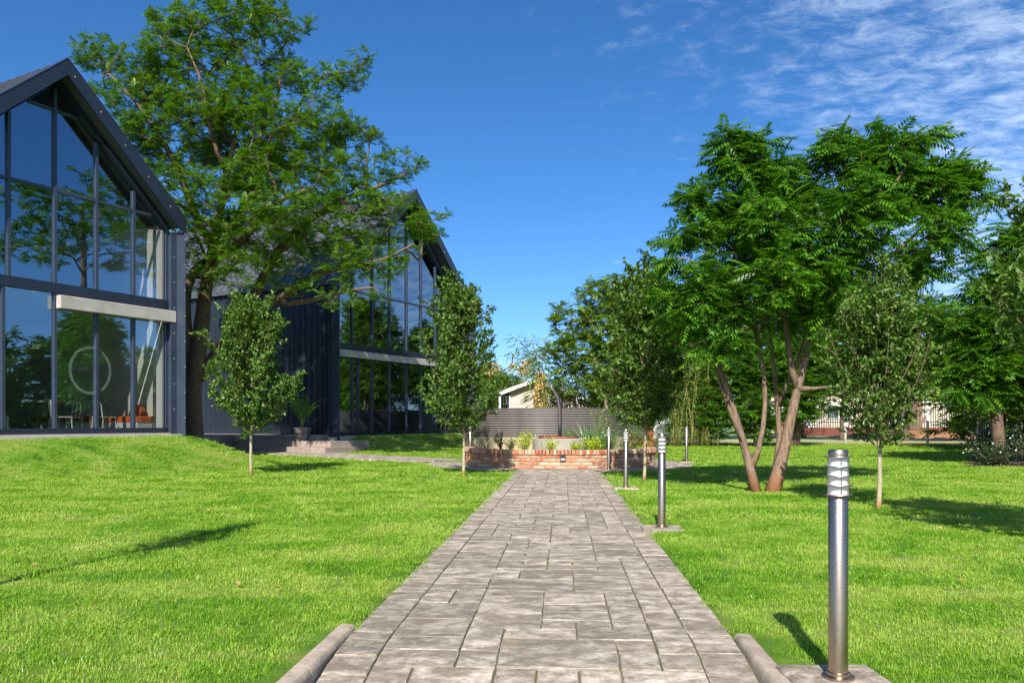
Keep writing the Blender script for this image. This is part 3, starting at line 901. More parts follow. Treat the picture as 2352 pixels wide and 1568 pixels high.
for i in range(len(L_) - 1):
    a, d, nn = L_[i]; b_ = L_[i + 1][0]; seg = np.hypot(*(b_ - a))
    for j in range(6):
        off = -hw + (j + .5) * (2 * hw / 6)
        c_ = (a + b_) / 2 + nn * off
        lst.append(((c_[0], c_[1], g(*((a + b_) / 2)) + 0.025 + rnd.uniform(-.001, .001)), (0, 0, math.atan2(d[1], d[0])), pmesh(round(seg, 2), round(2 * hw / 6, 2))))
join_pavers('pavers', lst, side, M['paver_far'])

# verge, road beyond the fence --------------------------------------------------
def sheet(name, x0, x1, y0, y1, z, mat, label):
    mb = MB(); mb.add([(x0, y0, z), (x1, y0, z), (x1, y1, z), (x0, y1, z)], [(0, 1, 2, 3)])
    return props(mb.obj(name, mat), label, None, None, 'structure')
sheet('bare_earth', 5.5, 60, 36.6, 40.5, 0.012, M['verge'], 'strip of dry earth and straw grass at the foot of the wire fence')
sheet('verge', -20, 80, 40.5, 57.5, 0.016, M['verge2'], 'pale green roadside verge beyond the wire fence')
sheet('road', -60, 120, 57.5, 59.3, 0.020, M['road'], 'narrow asphalt lane beyond the verge')

# kerbs --------------------------------------------------------------------------
for sd, lab in ((-1, 'left'), (1, 'right')):
    root = thing('kerb', f'rounded concrete kerb flanking the near {lab} edge of the path ramp', 'kerb', (*pw(sd * (PW + .055), 0.0), 0), 0, 'kerbs beside the path ramp')
    w1 = 0.02 if sd < 0 else -0.04
    for k in range(5):
        w0 = w1 - 0.69
        prof = [(-.044, -0.55), (.044, -0.55), (.044, -.020), (.036, .002), (.026, .008), (-.026, .010), (-.036, .004), (-.044, -.016)]
        vs_ = []
        for w in (w0 + 0.004, w1 - 0.004):
            for (a, z) in prof:
                x, y = pw(sd * (PW + 0.055) + a, w); vs_.append((x, y, z))
        n = len(prof)
        m2 = MB().add(vs_, [tuple(range(n)), tuple(range(n, 2 * n))[::-1]] + [(i + n, (i + 1) % n + n, (i + 1) % n, i) for i in range(n)])
        o = m2.obj('kerb_stone', M['kerb'], root); autosmooth(o.data, 60)
        w1 = w0

# ================================================================== GRASS
def tuft_mesh(seed, nb=34, rad=0.075, h=0.025, w=0.0040):
    r_ = np.random.default_rng(seed); V = []
    for _ in range(nb):
        a = r_.random() * 2 * PI; q = rad * math.sqrt(r_.random())
        b = np.array((q * math.cos(a), q * math.sin(a), -0.004)); hh = h * (0.45 + 0.8 * r_.random())
        t = r_.random() * 2 * PI; ln = hh * (0.15 + 0.8 * r_.random()); side = np.array((math.cos(t + 1.57), math.sin(t + 1.57), 0)) * w * (0.6 + .8 * r_.random()) / 2
        mid = b + np.array((math.cos(t) * ln * .35, math.sin(t) * ln * .35, hh * .62)); tip = b + np.array((math.cos(t) * ln, math.sin(t) * ln, hh))
        V.append([b - side, b + side, mid + side * .8, mid - side * .8]); V.append([mid - side * .8, mid + side * .8, tip + side * .1, tip - side * .1])
    return quads_mesh('grass_tuft', np.array(V))
def inst_group(name, tufts):
    """geometry nodes: instance the tuft meshes on the points, with stored yaw / size"""
    ng = bpy.data.node_groups.new(name, 'GeometryNodeTree')
    ng.interface.new_socket('Geometry', in_out='INPUT', socket_type='NodeSocketGeometry')
    ng.interface.new_socket('Geometry', in_out='OUTPUT', socket_type='NodeSocketGeometry')
    N_ = ng.nodes; L = ng.links
    gi = N_.new('NodeGroupInput'); go = N_.new('NodeGroupOutput')
    m2p = N_.new('GeometryNodeMeshToPoints'); iop = N_.new('GeometryNodeInstanceOnPoints')
    join = N_.new('GeometryNodeJoinGeometry')
    for t in tufts:
        oi = N_.new('GeometryNodeObjectInfo'); oi.inputs['Object'].default_value = t; oi.inputs['As Instance'].default_value = True
        L.new(oi.outputs['Geometry'], join.inputs[0])
    iop.inputs['Pick Instance'].default_value = True
    def attr(nm, typ):
        a = N_.new('GeometryNodeInputNamedAttribute'); a.data_type = typ; a.inputs['Name'].default_value = nm; return a.outputs['Attribute']
    L.new(gi.outputs[0], m2p.inputs['Mesh']); L.new(m2p.outputs[0], iop.inputs['Points'])
    L.new(join.outputs[0], iop.inputs['Instance'])
    L.new(attr('pick', 'INT'), iop.inputs['Instance Index'])
    e2r = N_.new('FunctionNodeEulerToRotation'); L.new(attr('yaw', 'FLOAT_VECTOR'), e2r.inputs[0]); L.new(e2r.outputs[0], iop.inputs['Rotation'])
    L.new(attr('size', 'FLOAT_VECTOR'), iop.inputs['Scale'])
    L.new(iop.outputs[0], go.inputs[0])
    return ng
def in_view(x, y, pad=2.6):
    return (np.abs(x) < 0.645 * y + pad) & (y > 2.2)
def lawn_points(y0, y1, dens):
    xs0, xs1 = -0.645 * y1 - 3, 0.645 * y1 + 3
    n = int((xs1 - xs0) * (y1 - y0) * dens)
    x = NP.uniform(xs0, xs1, n); y = NP.uniform(y0, y1, n)
    k = in_view(x, y)
    u = (x - PO[0]) * PN[0] + (y - PO[1]) * PN[1]; w = (x - PO[0]) * PD[0] + (y - PO[1]) * PD[1]
    edge = np.where(w < 0, PW + 0.155, PW + 0.02 + 0.035 * np.sin(w * 5.1 + np.sign(u)) * np.sin(w * 2.3) + NP.uniform(-.02, .035, len(w)))
    k &= ~((np.abs(u) < edge) & (w < 14))
    k &= np.hypot(x - RC[0], y - RC[1]) > RO + 0.05
    for (a, d, nn), in zip(L_[::1]):
        k &= ~((np.abs((x - a[0]) * nn[0] + (y - a[1]) * nn[1]) < hw + .06) & (np.abs((x - a[0]) * d[0] + (y - a[1]) * d[1]) < 0.22))
    t1 = (x - C1[0]) * T[0] + (y - C1[1]) * T[1]; v1 = (x - C1[0]) * N[0] + (y - C1[1]) * N[1]
    t2 = (x - C2[0]) * T[0] + (y - C2[1]) * T[1]; v2 = (x - C2[0]) * N[0] + (y - C2[1]) * N[1]
    k &= ~((v1 < 0.5) & (t1 < 0.6)); k &= ~((v2 < 0.35) & (t2 > -2.3) & (t2 < 9)); k &= ~((t2 > -2.35) & (v2 < 1.55) & (t2 < -0.4))
    k &= ~((y > 19.3) & (x < -7.7))
    k &= np.hypot(x - 1.3, y - 30) > 3.35
    k &= y < 36.5
    for (bx, by) in BOL: k &= ~((np.abs((x - bx) * PN[0] + (y - by) * PN[1]) < 0.21) & (np.abs((x - bx) * PD[0] + (y - by) * PD[1]) < 0.21))
    k &= ~((x > .575 * y - .1) & (y < 35.5) & (y > 17.9))
    return x[k], y[k]
BOL = [((1925 - 1176) / 598, F / 598), (1.404, 7.465), (1.72, 12.03), (2.02, 16.63), (4.36, 19.9)]
tufts = []
for i in range(5):
    t_ = link('grass_tuft', tuft_mesh(100 + i), M['blade']); t_['kind'] = 'stuff'
    t_.location = (0, -60 - i, -0.5); t_.hide_render = False
    tufts.append(t_)
XS = []; YS = []; SZ = []
for (y0, y1, dens, s, sh) in ((2.2, 5, 420, 0.80, 0.80), (5, 8, 260, 1.0, 1.0), (8, 13, 130, 1.5, 1.15), (13, 20, 62, 2.2, 1.3), (20, 36.5, 24, 3.4, 1.6)):
    x, y = lawn_points(y0, y1, dens)
    XS.append(x); YS.append(y); n = len(x)
    k = s * NP.uniform(0.85, 1.2, n); hh = sh * NP.uniform(0.7, 1.25, n)
    SZ.append(np.stack([k, k, hh], -1))
X = np.concatenate(XS); Y = np.concatenate(YS); SZ = np.concatenate(SZ)
uu = (X - PO[0]) * PN[0] + (Y - PO[1]) * PN[1]
Z = gz(X, Y)
me = bpy.data.meshes.new('grass'); me.vertices.add(len(X)); me.vertices.foreach_set('co', np.stack([X, Y, Z], -1).astype(np.float32).ravel())
a = me.attributes.new('yaw', 'FLOAT_VECTOR', 'POINT'); yaw = np.zeros((len(X), 3), np.float32); yaw[:, 2] = NP.uniform(0, 2 * PI, len(X)); yaw[:, :2] = NP.normal(0, .08, (len(X), 2)); a.data.foreach_set('vector', yaw.ravel())
a = me.attributes.new('size', 'FLOAT_VECTOR', 'POINT'); a.data.foreach_set('vector', SZ.astype(np.float32).ravel())
a = me.attributes.new('pick', 'INT', 'POINT'); a.data.foreach_set('value', NP.integers(0, 5, len(X)).astype(np.int32))
grass = link('grass', me, M['blade']); props(grass, 'short bright green lawn grass covering the ground', 'grass', None, 'stuff')
md = grass.modifiers.new('tufts', 'NODES'); md.node_group = inst_group('grass_scatter', tufts)
print('grass tufts', len(X))
for t_ in tufts: t_.hide_render = True

# pale seed stalks and a few fallen leaves on the lawn
n = 1500
yy = 2.6 + 11 * NP.random(n) ** 1.5; xx = NP.uniform(-.66, .66, n) * yy
cl2 = np.sin(xx * 1.9 + 1.3) * np.cos(yy * 1.4 + xx) + NP.normal(0, .5, n)
k = (cl2 > .25); xx = xx[k]; yy = yy[k]
uu_ = (xx - PO[0]) * PN[0] + (yy - PO[1]) * PN[1]; k = np.abs(uu_) > PW + .2; xx = xx[k]; yy = yy[k]; n = len(xx)
V = place(leaf_t(1, .09, 0, 0), np.stack([xx, yy, gz(xx, yy) + .01], -1), np.stack([NP.normal(0, .35, n), NP.normal(0, .35, n), np.ones(n)], -1), NP.normal(0, 1, (n, 3)), .020 + .018 * NP.random(n))
M['stalk'] = surf('pale_stalk', (.55, .58, .36), (.42, .48, .26), .7, scale=5)
o = props(link('seed_stalks', quads_mesh('seed_stalks', V), M['stalk']), 'pale seed stalks standing among the lawn grass', 'grass stalks', None, 'stuff')
n = 26; yy = 3.2 + 9 * NP.random(n); xx = np.where(NP.random(n) < .6, -1, 1) * (1.3 + NP.random(n) * (.6 * yy - 1.3).clip(.2))
V = place(leaf_t(1, .6, .2, .2), np.stack([xx, yy, gz(xx, yy) + .035], -1), np.stack([NP.normal(0, 1, n), NP.normal(0, 1, n), NP.normal(0, .2, n)], -1), np.tile((0, 0, 1.), (n, 1)) + NP.normal(0, .3, (n, 3)), np.full(n, .045))
M['dead'] = surf('fallen_leaf', (.50, .28, .10), (.30, .15, .06), .8, scale=9)
o = props(link('fallen_leaves', quads_mesh('fallen_leaves', V), M['dead']), 'small brown fallen leaves scattered on the lawn', 'leaves', None, 'stuff')

# ================================================================== GLASS HALLS
def hall(C, name, label, t_r, hwid, ridge_h, eave_h, in_ridge, base_h, band, lint, lint_t, mull, trans, length, oh, glass, extra):
    """t_r: ridge t; hwid: half width; gable facing the lawn; in_ridge: inner rafter underside apex height"""
    SL = (ridge_h - eave_h) / hwid
    root = thing(name, label, 'building', (C[0], C[1], base_h))
    def fr(t, v, h):
        q = C + T * t + N * v
        return (q[0], q[1], h)
    tl, tr_ = t_r - hwid, t_r + hwid
    def slope(t, top): return top - SL * abs(t - t_r)
    # roof: two slopes with overhang, ribbed
    th = 0.16
    for sgn in (-1, 1):
        e = t_r + sgn * hwid
        mb = MB()
        ring_ = [(t_r, ridge_h), (e, eave_h), (e, eave_h - th), (t_r, ridge_h - th)]
        mb.prism([(q[0], q[1]) for q in ring_], -length, oh - 0.03, lambda a, b, c: fr(a, c, b))
        # standing ribs down the slope
        nrib = int(length / 0.35)
        for k in range(nrib):
            v = oh - 0.25 - k * 0.35
            mb.prism([(t_r + sgn * .02, ridge_h - SL * .02), (e, eave_h), (e, eave_h + 0.03), (t_r + sgn * .02, ridge_h - SL * .02 + .03)], v - .02, v + .02, lambda a, b, c: fr(a, c, b))
        mb.obj('roof', M['rooft'], root)
        # fascia: deep barge board round the gable edge, runs on down as the side leg
        d = 0.27 * 1.1
        mb = MB()
        mb.prism([(t_r, ridge_h + .02), (e + sgn * .02, eave_h + .02), (e + sgn * .02, eave_h - .27), (e - sgn * .14, eave_h - .27 + SL * .02), (t_r, ridge_h - d - 0.02)], oh - .03, oh + .02, lambda a, b, c: fr(a, c, b))
        mb.obj('fascia', M['char'], root)
        mb = MB()   # top flange that returns over the fascia
        mb.prism([(t_r, ridge_h + .021), (e + sgn * .021, eave_h + .021), (e + sgn * .021, eave_h + .04), (t_r, ridge_h + .04)], oh - .18, oh + .03, lambda a, b, c: fr(a, c, b))
        mb.obj('flashing', M['char_frame'], root)
        # inner rafter (I section) standing at the glass line
        it = in_ridge
        mb = MB()
        e2 = t_r + sgn * (hwid - 0.14)
        def q(tt, o): return (tt, it + o - SL * abs(tt - t_r))
        mb.prism([q(t_r, .30), q(e2, .30), q(e2, .0), q(t_r, .0)], .02, .06, lambda a, b, c: fr(a, c, b))
        mb.prism([q(t_r, .30), q(e2, .30), q(e2, .28), q(t_r, .28)], -.06, .18, lambda a, b, c: fr(a, c, b))
        mb.prism([q(t_r, .02), q(e2, .02), q(e2, .0), q(t_r, .0)], -.06, .16, lambda a, b, c: fr(a, c, b))
        mb.obj('rafter', M['char'], root)
        # side wall, ribbed cladding
        mb = MB(); wt = t_r + sgn * (hwid - 0.16); pr = []
        v = -0.02
        while v > -length:
            for (dv, o) in ((0, 0), (-.13, 0), (-.15, .032), (-.21, .032), (-.23, 0)): pr.append((v + dv, o))
            v -= 0.25
        hb, ht = base_h - 0.75, eave_h - 0.16
        vs_ = []; 
        for (vv, o) in pr: vs_ += [fr(wt + sgn * o, vv, hb), fr(wt + sgn * o, vv, ht)]
        mb.add(vs_, [(2 * i, 2 * i + 2, 2 * i + 3, 2 * i + 1) for i in range(len(pr) - 1)])
        mb.obj('cladding', M['clad'], root)
        mb = MB().box(wt - sgn * .05 - .02, wt - sgn * .05 + .02, -length, -.03, base_h - .02, eave_h - .1, fr)
        mb.obj('inner_wall', M['inwall'], root)
    # back wall, floors
    MB().prism([(tl + .2, base_h), (tr_ - .2, base_h), (tr_ - .2, eave_h - .2), (t_r, ridge_h - .25), (tl + .2, eave_h - .2)], -length, -length + .1, lambda a, b, c: fr(a, c, b)).obj('back_wall', M['inwall'] if extra else M['indark'], root)
    MB().box(tl + .1, tr_ - .1, -length + .1, .12, base_h - .18, base_h, fr).obj('floor', M['floor'], root)
    MB().box(tl - .1, tr_ + .1, .12, .42, base_h - .30, base_h - .03, fr).obj('edge_strip', M['conc'], root)
    MB().box(tl + .22, tr_ - .22, -length + .1, -.35, band[0] + .02, band[1] - .02, fr).obj('upper_floor', M['inwall'] if extra else M['indark'], root)
    # portal columns at both ends: flange + web
    for sgn in (-1, 1):
        e = t_r + sgn * (hwid - 0.02)
        mb = MB()
        a0, a1 = sorted((e, e - sgn * .16))
        mb.box(a0, a1, .02, .045, base_h - .03, eave_h - .28, fr); mb.box(a0, a1, .20, .225, base_h - .03, eave_h - .28, fr)
        a0, a1 = sorted((e - sgn * .07, e - sgn * .09)); mb.box(a0, a1, .045, .20, base_h - .03, eave_h - .28, fr)
        a0, a1 = sorted((e - sgn * .0, e + sgn * .02)); mb.box(a0, a1, .225, oh + .02, base_h - .25, eave_h - .27, fr)
        mb.obj('column', M['char_frame'], root)
    bo = MB()      # pale bolt heads on the frame and barge boards
    e = t_r + hwid
    for k in range(9):
        h = base_h + .35 + k * .6
        if h < eave_h - .4: bo.box(e - .03, e - .012, oh + .02, oh + .028, h, h + .013, fr); bo.box(e - .10, e - .085, .226, .234, h + .2, h + .213, fr)
    for k in range(5):
        tt = t_r + hwid * (k + .25) / 5
        for o_ in (.13,): bo.box(tt, tt + .012, oh + .02, oh + .028, ridge_h - SL * (tt - t_r) - o_ - .05, ridge_h - SL * (tt - t_r) - o_ - .034, fr)
    o = bo.obj('bolt_heads', M['galv'], root); o['kind'] = 'stuff'
    # mullions
    H = lambda t: in_ridge - SL * abs(t - t_r)
    mw = 0.03
    for t in mull:
        top = H(t) - 0.02
        # above the band
        MB().box(t - mw, t + mw, -.05, .055, band[1], top, fr).obj('mullion', M['char_frame'], root)
    for t in extra_low[name]:
        MB().box(t - mw, t + mw, -.05, .055, base_h + .12, (lint[0] if lint_t[0] < t < lint_t[1] else band[0]), fr).obj('mullion', M['char_frame'], root)
    # transoms
    ends = [tl + .16] + list(mull) + [tr_ - .16]
    for h in trans:
        xl = max(tl + .18, t_r - (in_ridge - h) / SL + .05); xr = min(tr_ - .18, t_r + (in_ridge - h) / SL - .05)
        cuts = [xl] + [t for t in mull if xl < t < xr] + [xr]
        for a, b_ in zip(cuts[:-1], cuts[1:]):
            MB().box(a + mw * (a != xl), b_ - mw * (b_ != xr), -.04, .045, h - .03, h + .03, fr).obj('transom', M['char_frame'], root)
    MB().box(tl + .16, tr_ - .16, -.07, .07, band[0], band[1], fr).obj('floor_band', M['char'], root)
    MB().box(tl + .16, tr_ - .16, -.06, .07, base_h, base_h + .12, fr).obj('sill', M['char'], root)
    mb = MB().box(lint_t[0], lint_t[1], .072, .24, lint[0], lint[1], fr, ch=0.012)
    mb.obj('lintel', M['conc'], root)
    # louvre at the apex
    lh = in_ridge - 0.50
    hw_ = (in_ridge - lh) / SL
    nsl = 9
    for k in range(nsl):
        h = lh + 0.03 + (in_ridge - lh - .07) * k / nsl
        w2 = max(0.02, (in_ridge - h) / SL - .05)
        MB().prism([(-.02, h), (.035, h - .02), (.035, h - .012), (-.02, h + .012)], t_r - w2, t_r + w2, lambda a, b, c: fr(c, a, b)).obj('louvre_slat', M['char'], root)
    MB().prism([(t_r - hw_, lh), (t_r + hw_, lh), (t_r, in_ridge)], -.06, -.045, lambda a, b, c: fr(a, c, b)).obj('louvre_back', M['black'], root)
    MB().box(t_r - hw_ + .03, t_r + hw_ - .03, -.04, .05, lh - .03, lh + .01, fr).obj('louvre_sill', M['char_frame'], root)
    # panes: clip each bay rectangle by the gable
    def pane(a, b_, h0, h1):
        pts = []
        tops = [x for x in (a, b_)]
        def cap(t): return min(h1, H(t) - .01)
        if cap(a) <= h0 and cap(b_) <= h0: return
        top = [(b_, cap(b_))]
        if H(b_) - .01 < h1 < H(a) - .01 or H(a) - .01 < h1 < H(b_) - .01:
            tc = t_r + (1 if (a + b_) / 2 > t_r else -1) * (in_ridge - .01 - h1) / SL
            top.append((tc, h1))
        if a < t_r < b_ and H(t_r) - .01 < h1: top.append((t_r, H(t_r) - .01))
        top.append((a, cap(a)))
        pl = [(a, h0), (b_, h0)] + [q for q in top if q[1] > h0 + 1e-4]
        if cap(a) <= h0: pl = [q for q in pl if q != (a, h0)]; pl.append((t_r - (in_ridge - .01 - h0) / SL, h0))
        if cap(b_) <= h0:
            pl = [q for q in pl if q != (b_, h0)]; pl.insert(0, (t_r + (in_ridge - .01 - h0) / SL, h0))
            pl = [pl[0]] + sorted([q for q in pl[1:]], key=lambda q: -q[0]) if False else pl
        # order ring by angle round the centroid (convex)
        cx_ = sum(q[0] for q in pl) / len(pl); cy_ = sum(q[1] for q in pl) / len(pl)
        pl = sorted(set(pl), key=lambda q: math.atan2(q[1] - cy_, q[0] - cx_))
        if len(pl) < 3: return
        n = len(pl)
        tiltv = rnd.gauss(0, .0035); tilth = rnd.gauss(0, .0035)
        vsf = [fr(q[0], .0 + (q[0] - cx_) * tiltv + (q[1] - cy_) * tilth, q[1]) for q in pl]; vsb = [fr(q[0], -.012, q[1]) for q in pl]
        mb = MB(); mb.add(vsf, [tuple(range(n))], 0); mb.add(vsb, [tuple(range(n))[::-1]], 1)
        mb.obj('pane', [glass, M['glass_in']], root)
    hs = [band[1]] + list(trans) + [99]
    lowe = [tl + .16] + sorted(extra_low[name]) + [tr_ - .16]
    for a, b_ in zip(ends[:-1], ends[1:]):
        for h0, h1 in zip(hs[:-1], hs[1:]):
            pane(a, b_, h0, min(h1, lh) if a > t_r - 99 else h1)
    for a, b_ in zip(lowe[:-1], lowe[1:]):
        m_ = (a + b_) / 2
        pane(a, b_, base_h + .12, lint[0] + .02 if lint_t[0] < m_ < lint_t[1] else band[0])
    return root, fr
extra_low = {'glass_hall': [-5.0, -3.86, -2.82, -1.90, -1.0], 'glass_hall_far': [.68, 1.0, 1.75, 2.74, 3.76, 4.68, 5.65, 6.6]}
h1, fr1 = hall(C1, 'glass_hall', 'charcoal gabled glass hall at the left edge with a pale concrete lintel over its doors', -2.85, 2.87, 8.43, 5.775, 8.0, .76,
               (3.69, 3.90), (3.375, 3.640), (-2.82, -.03), [-4.70, -3.75, -2.82, -1.90, -1.0], [5.83], 13.0, .5, M['glass'], True)
h2, fr2 = hall(C2, 'glass_hall_far', 'black clad gabled glass hall behind the big feathery tree', 3.68, 4.22, 9.57, 5.67, 8.95, .565,
               (3.42, 3.65), (3.19, 3.415), (-.30, 7.6), [.68, 1.75, 2.74, 3.76, 4.68, 5.65, 6.6], [5.46], 15.0, .5, M['glass2'], False)
h1.name = 'glass_hall'; h2.name = 'glass_hall'

# lettering on the near hall's glass
def text(body, t, h, size, v=0.012):
    cu = bpy.data.curves.new('lettering', 'FONT'); cu.body = body; cu.size = size; cu.extrude = 0.001; cu.offset = 0.0025; cu.align_x = 'CENTER'
    cu.materials.append(M['black'])
    tmp = bpy.data.objects.new('lettering_curve', cu); COL.objects.link(tmp)
    bpy.context.view_layer.update()
    me_ = bpy.data.meshes.new_from_object(tmp.evaluated_get(bpy.context.evaluated_depsgraph_get()))
    bpy.data.objects.remove(tmp)
    if not me_.materials: me_.materials.append(M['black'])
    o = bpy.data.objects.new('lettering', me_); COL.objects.link(o)
    q = fr1(t, v, h)
    Mx = Matrix(((T[0], 0, N[0], q[0]), (T[1], 0, N[1], q[1]), (0, 1, 0, q[2]), (0, 0, 0, 1)))
    o.parent = h1; o.matrix_parent_inverse = Matrix.Translation(h1.location).inverted(); o.matrix_basis = Mx
text('COFFEE', -2.28, 2.20, 0.105); text('LATTES', -1.69, 2.20, 0.105)
text('COMMUNITY', -2.31, 2.07, 0.105); text('CLUBS', -1.69, 2.07, 0.105)
mb = MB(); vs_ = []; K = 48
for k in range(K):
    a = 2 * PI * k / K
    for rr in (.43, .485): vs_.append(fr1(-2.03 + rr * math.cos(a), .014, 2.13 + rr * 1.08 * math.sin(a)))
for k in range(K):
    a = 2 * PI * k / K
    for rr in (.43, .485): vs_.append(fr1(-2.03 + rr * math.cos(a), .017, 2.13 + rr * 1.08 * math.sin(a)))
fs_ = []
for k in range(K):
    k2 = (k + 1) % K
    fs_ += [(2 * k, 2 * k2, 2 * k2 + 1, 2 * k + 1), (2 * K + 2 * k, 2 * K + 2 * k + 1, 2 * K + 2 * k2 + 1, 2 * K + 2 * k2), (2*k, 2*K+2*k, 2*K+2*k2, 2*k2), (2*k+1, 2*k2+1, 2*K+2*k2+1, 2*K+2*k+1)]
mb.add(vs_, fs_); mb.obj('logo_ring', M['frost'], h1)

# interior furniture of the near hall
def hall_local(fr, t, v): q = fr(t, v, 0); return q[0], q[1]
def cafe_chair(x, y, z, rz, label):
    root = thing('chair', label, 'chair', (x, y, z), rz, 'chairs inside the glass hall'); root.scale = (.84, .84, .80)
    def loc(mb, name, mat): return mb.obj(name, mat, root, False, False)
    for (a, b) in ((-.19, -.19), (.19, -.19), (-.19, .19), (.19, .19)):
        loc(MB().tube([(a * 1.15, b * 1.15, 0), (a, b, .44)], .014, 6), 'leg', M['chair'])
    loc(MB().box(-.22, .22, -.21, .21, .44, .465, ch=.01), 'seat', M['chair'])
    pts = [(-.12, .20, .46), (-.12, .235, .65)] + [(-.12 * math.cos(PI * k / 8), .25 + .0 * k, .78 + .12 * math.sin(PI * k / 8)) for k in range(9)] + [(.12, .235, .65), (.12, .20, .46)]
    loc(MB().tube(pts, .014, 6), 'back_frame', M['chair'])
    loc(MB().tube([(0, .215, .47), (0, .25, .88)], .01, 5), 'back_rail', M['chair'])
    return root
fa = math.atan2(T[1], T[0])
for (t, v, rz, lab) in ((-2.30, -.62, fa + 1.3, 'pale metal cafe chair seen side-on behind the left door pane'),
                        (-1.30, -.60, fa + .1, 'pale metal cafe chair with its hoop back towards the glass'),
                        (-1.62, -1.35, fa - 1.2, 'pale metal cafe chair leaning into view beside the door mullion'),
                        (-3.45, -.9, fa + 1.0, 'pale metal cafe chair behind the pane left of the doors'),
                        (-4.4, -1.3, fa + .4, 'pale metal cafe chair near the left edge of the glass')):
    x, y = hall_local(fr1, t, v); cafe_chair(x, y, .761, rz, lab)
bench = thing('bench', 'long bench with orange seat and amber back along the inner wall', 'bench', fr1(-.5, -2, .76))
MB().box(-.62, -.14, -4.6, -.35, .76, 1.02, fr1).obj('bench_base', M['inwall'], bench)
MB().box(-.64, -.14, -4.62, -.33, 1.021, 1.15, fr1, ch=.02).obj('seat', M['orange'], bench)
MB().box(-.20, -.12, -4.62, -.33, 1.151, 1.52, fr1).obj('backrest', M['yellow'], bench)
q = fr1(-.42, -.62, 1.152)
mb = MB().lathe([(.001, 0), (.10, .01), (.15, .06), (.165, .13), (.14, .21), (.08, .26), (.001, .275)], 16, q)
props(mb.obj('cushion', M['orange'], None, True), 'round orange cushion on the bench end behind the glass', 'cushion')
tb = thing('table', 'small round cafe table with slim pedestal inside the hall', 'table', fr1(-1.9, -1.7, .761))
q = tb.location
MB().tube([(q[0], q[1], .775), (q[0], q[1], 1.48)], .03, 8).obj('pedestal', M['black'], tb)
MB().lathe([(.001, .72), (.34, .72), (.34, .745), (.001, .745)], 20, (q[0], q[1], .761)).obj('tabletop', M['yellow'], tb)
MB().lathe([(.001, 0), (.22, 0), (.22, .014), (.001, .014)], 16, (q[0], q[1], .761)).obj('base', M['black'], tb)
# roof lamps seen as small white dots inside
for (t, v, h, lab) in ((-1.95, -.9, 6.1, 'upper'), (-3.1, -.9, 5.6, 'lower')):
    q = fr1(t, v, h)
    props(MB().tube([(q[0], q[1], h + .03), (q[0], q[1], h + .09)], .045, 10).obj('downlight', M['opal']), f'small white {lab} downlight hanging behind the gable glass', 'ceiling light', 'downlights in the glass hall')
    MB().tube([(q[0], q[1], h + .09), (q[0], q[1], h + 1.1)], .006, 4).obj('cord', M['black'], bpy.data.objects[-1] if False else None) if False else None

# ================================================================== STEPS AND LANDING
st = thing('steps', 'flight of tan tiled steps and landing between the two glass halls', 'steps', (-7.5, 24.8, .08))
def fr2s(s, t, h):      # s: out of the far hall's side wall line (towards the left), t: along its facade
    q = C2 - N * s + T * t; return (q[0], q[1], h)
MB().prism([(-7.98, 19.6), (-6.05 - 3.1, 26.2), (-6.0, 26.35), (-13, 30.5), (-15, 24.5), (-12.0, 22.2)], -.2, .60).obj('landing', M['stepc'], st)
def step_run(s0, s1, t0, t1, z0, z1):
    s = s0; k = 0
    while s < s1 - .05:
        e = min(s + .6, s1)
        MB().box(s + .003, e - .003, t0, t1, z0, z1, fr2s, ch=.008).obj('step_tile', M['stepc'], st); s = e
step_run(0.0, 3.5, -1.5, -.1, .43, .602)
step_run(-1.34, 3.2, -1.88, -.06, .26, .428)
step_run(-1.5, 3.0, -2.28, -.04, -.1, .258)

# pot and palm
pc = fr2s(-.02, -1.69, .43)
pot = thing('plant_pot', 'square tapered dark grey pot on the tiled steps', 'pot', pc)
def sq(r_, z): return [(pc[0] + a * r_, pc[1] + b * r_, pc[2] + z) for a, b in ((-1, -1), (1, -1), (1, 1), (-1, 1))]
v = sq(.15, 0) + sq(.235, .42) + sq(.205, .42) + sq(.20, .36)
MB().add(v, [(3, 2, 1, 0)] + [(i, (i + 1) % 4, 4 + (i + 1) % 4, 4 + i) for i in range(4)] + [(4 + i, 4 + (i + 1) % 4, 8 + (i + 1) % 4, 8 + i) for i in range(4)] + [(8 + i, 8 + (i + 1) % 4, 12 + (i + 1) % 4, 12 + i) for i in range(4)]).obj('pot_body', M['pot'], pot)
MB().add(sq(.20, .37), [(0, 1, 2, 3)]).obj('potting_soil', M['soil'], pot)
r_ = np.random.default_rng(5)
palm = thing('palm', 'young palm with arching feather fronds growing in the grey pot', 'palm', (pc[0], pc[1], pc[2] + .37))
mbp = MB(); V = []
for k in range(11):
    a = 2 * PI * k / 11 + r_.normal() * .2; L = 1.25 * (0.75 + .35 * r_.random()); p = np.array((pc[0], pc[1], pc[2] + .37)); th = .12 + .30 * r_.random()
    d = np.array((math.cos(a), math.sin(a), 0)); sd = np.array((-math.sin(a), math.cos(a), 0)); pts = [p]
    for i in range(12):
        f = i / 12; ang = th + 1.35 * f * f
        p = p + (d * math.sin(ang) + np.array((0, 0, math.cos(ang)))) * L / 12; pts.append(p)
        if i > 3:
            dd = (pts[-1] - pts[-2]); dd = dd / np.linalg.norm(dd)
            for hh in (0, .5):
                b = pts[-2] * (1 - hh) + pts[-1] * hh; ll = .34 * math.sin(PI * (0.25 + .7 * f))
                for s in (-1, 1):
                    e = b + (dd * .55 + sd * s * .75 + np.array((0, 0, -.18))) * ll; m = (b + e) / 2 + np.array((0, 0, .02)); w = dd * .012
                    V.append([b, m - w, e, m + w])
    mbp.tube(pts, [.012 - .0009 * i for i in range(13)], 4)
mbp.obj('frond_stem', M['leaf_bamboo'], palm)
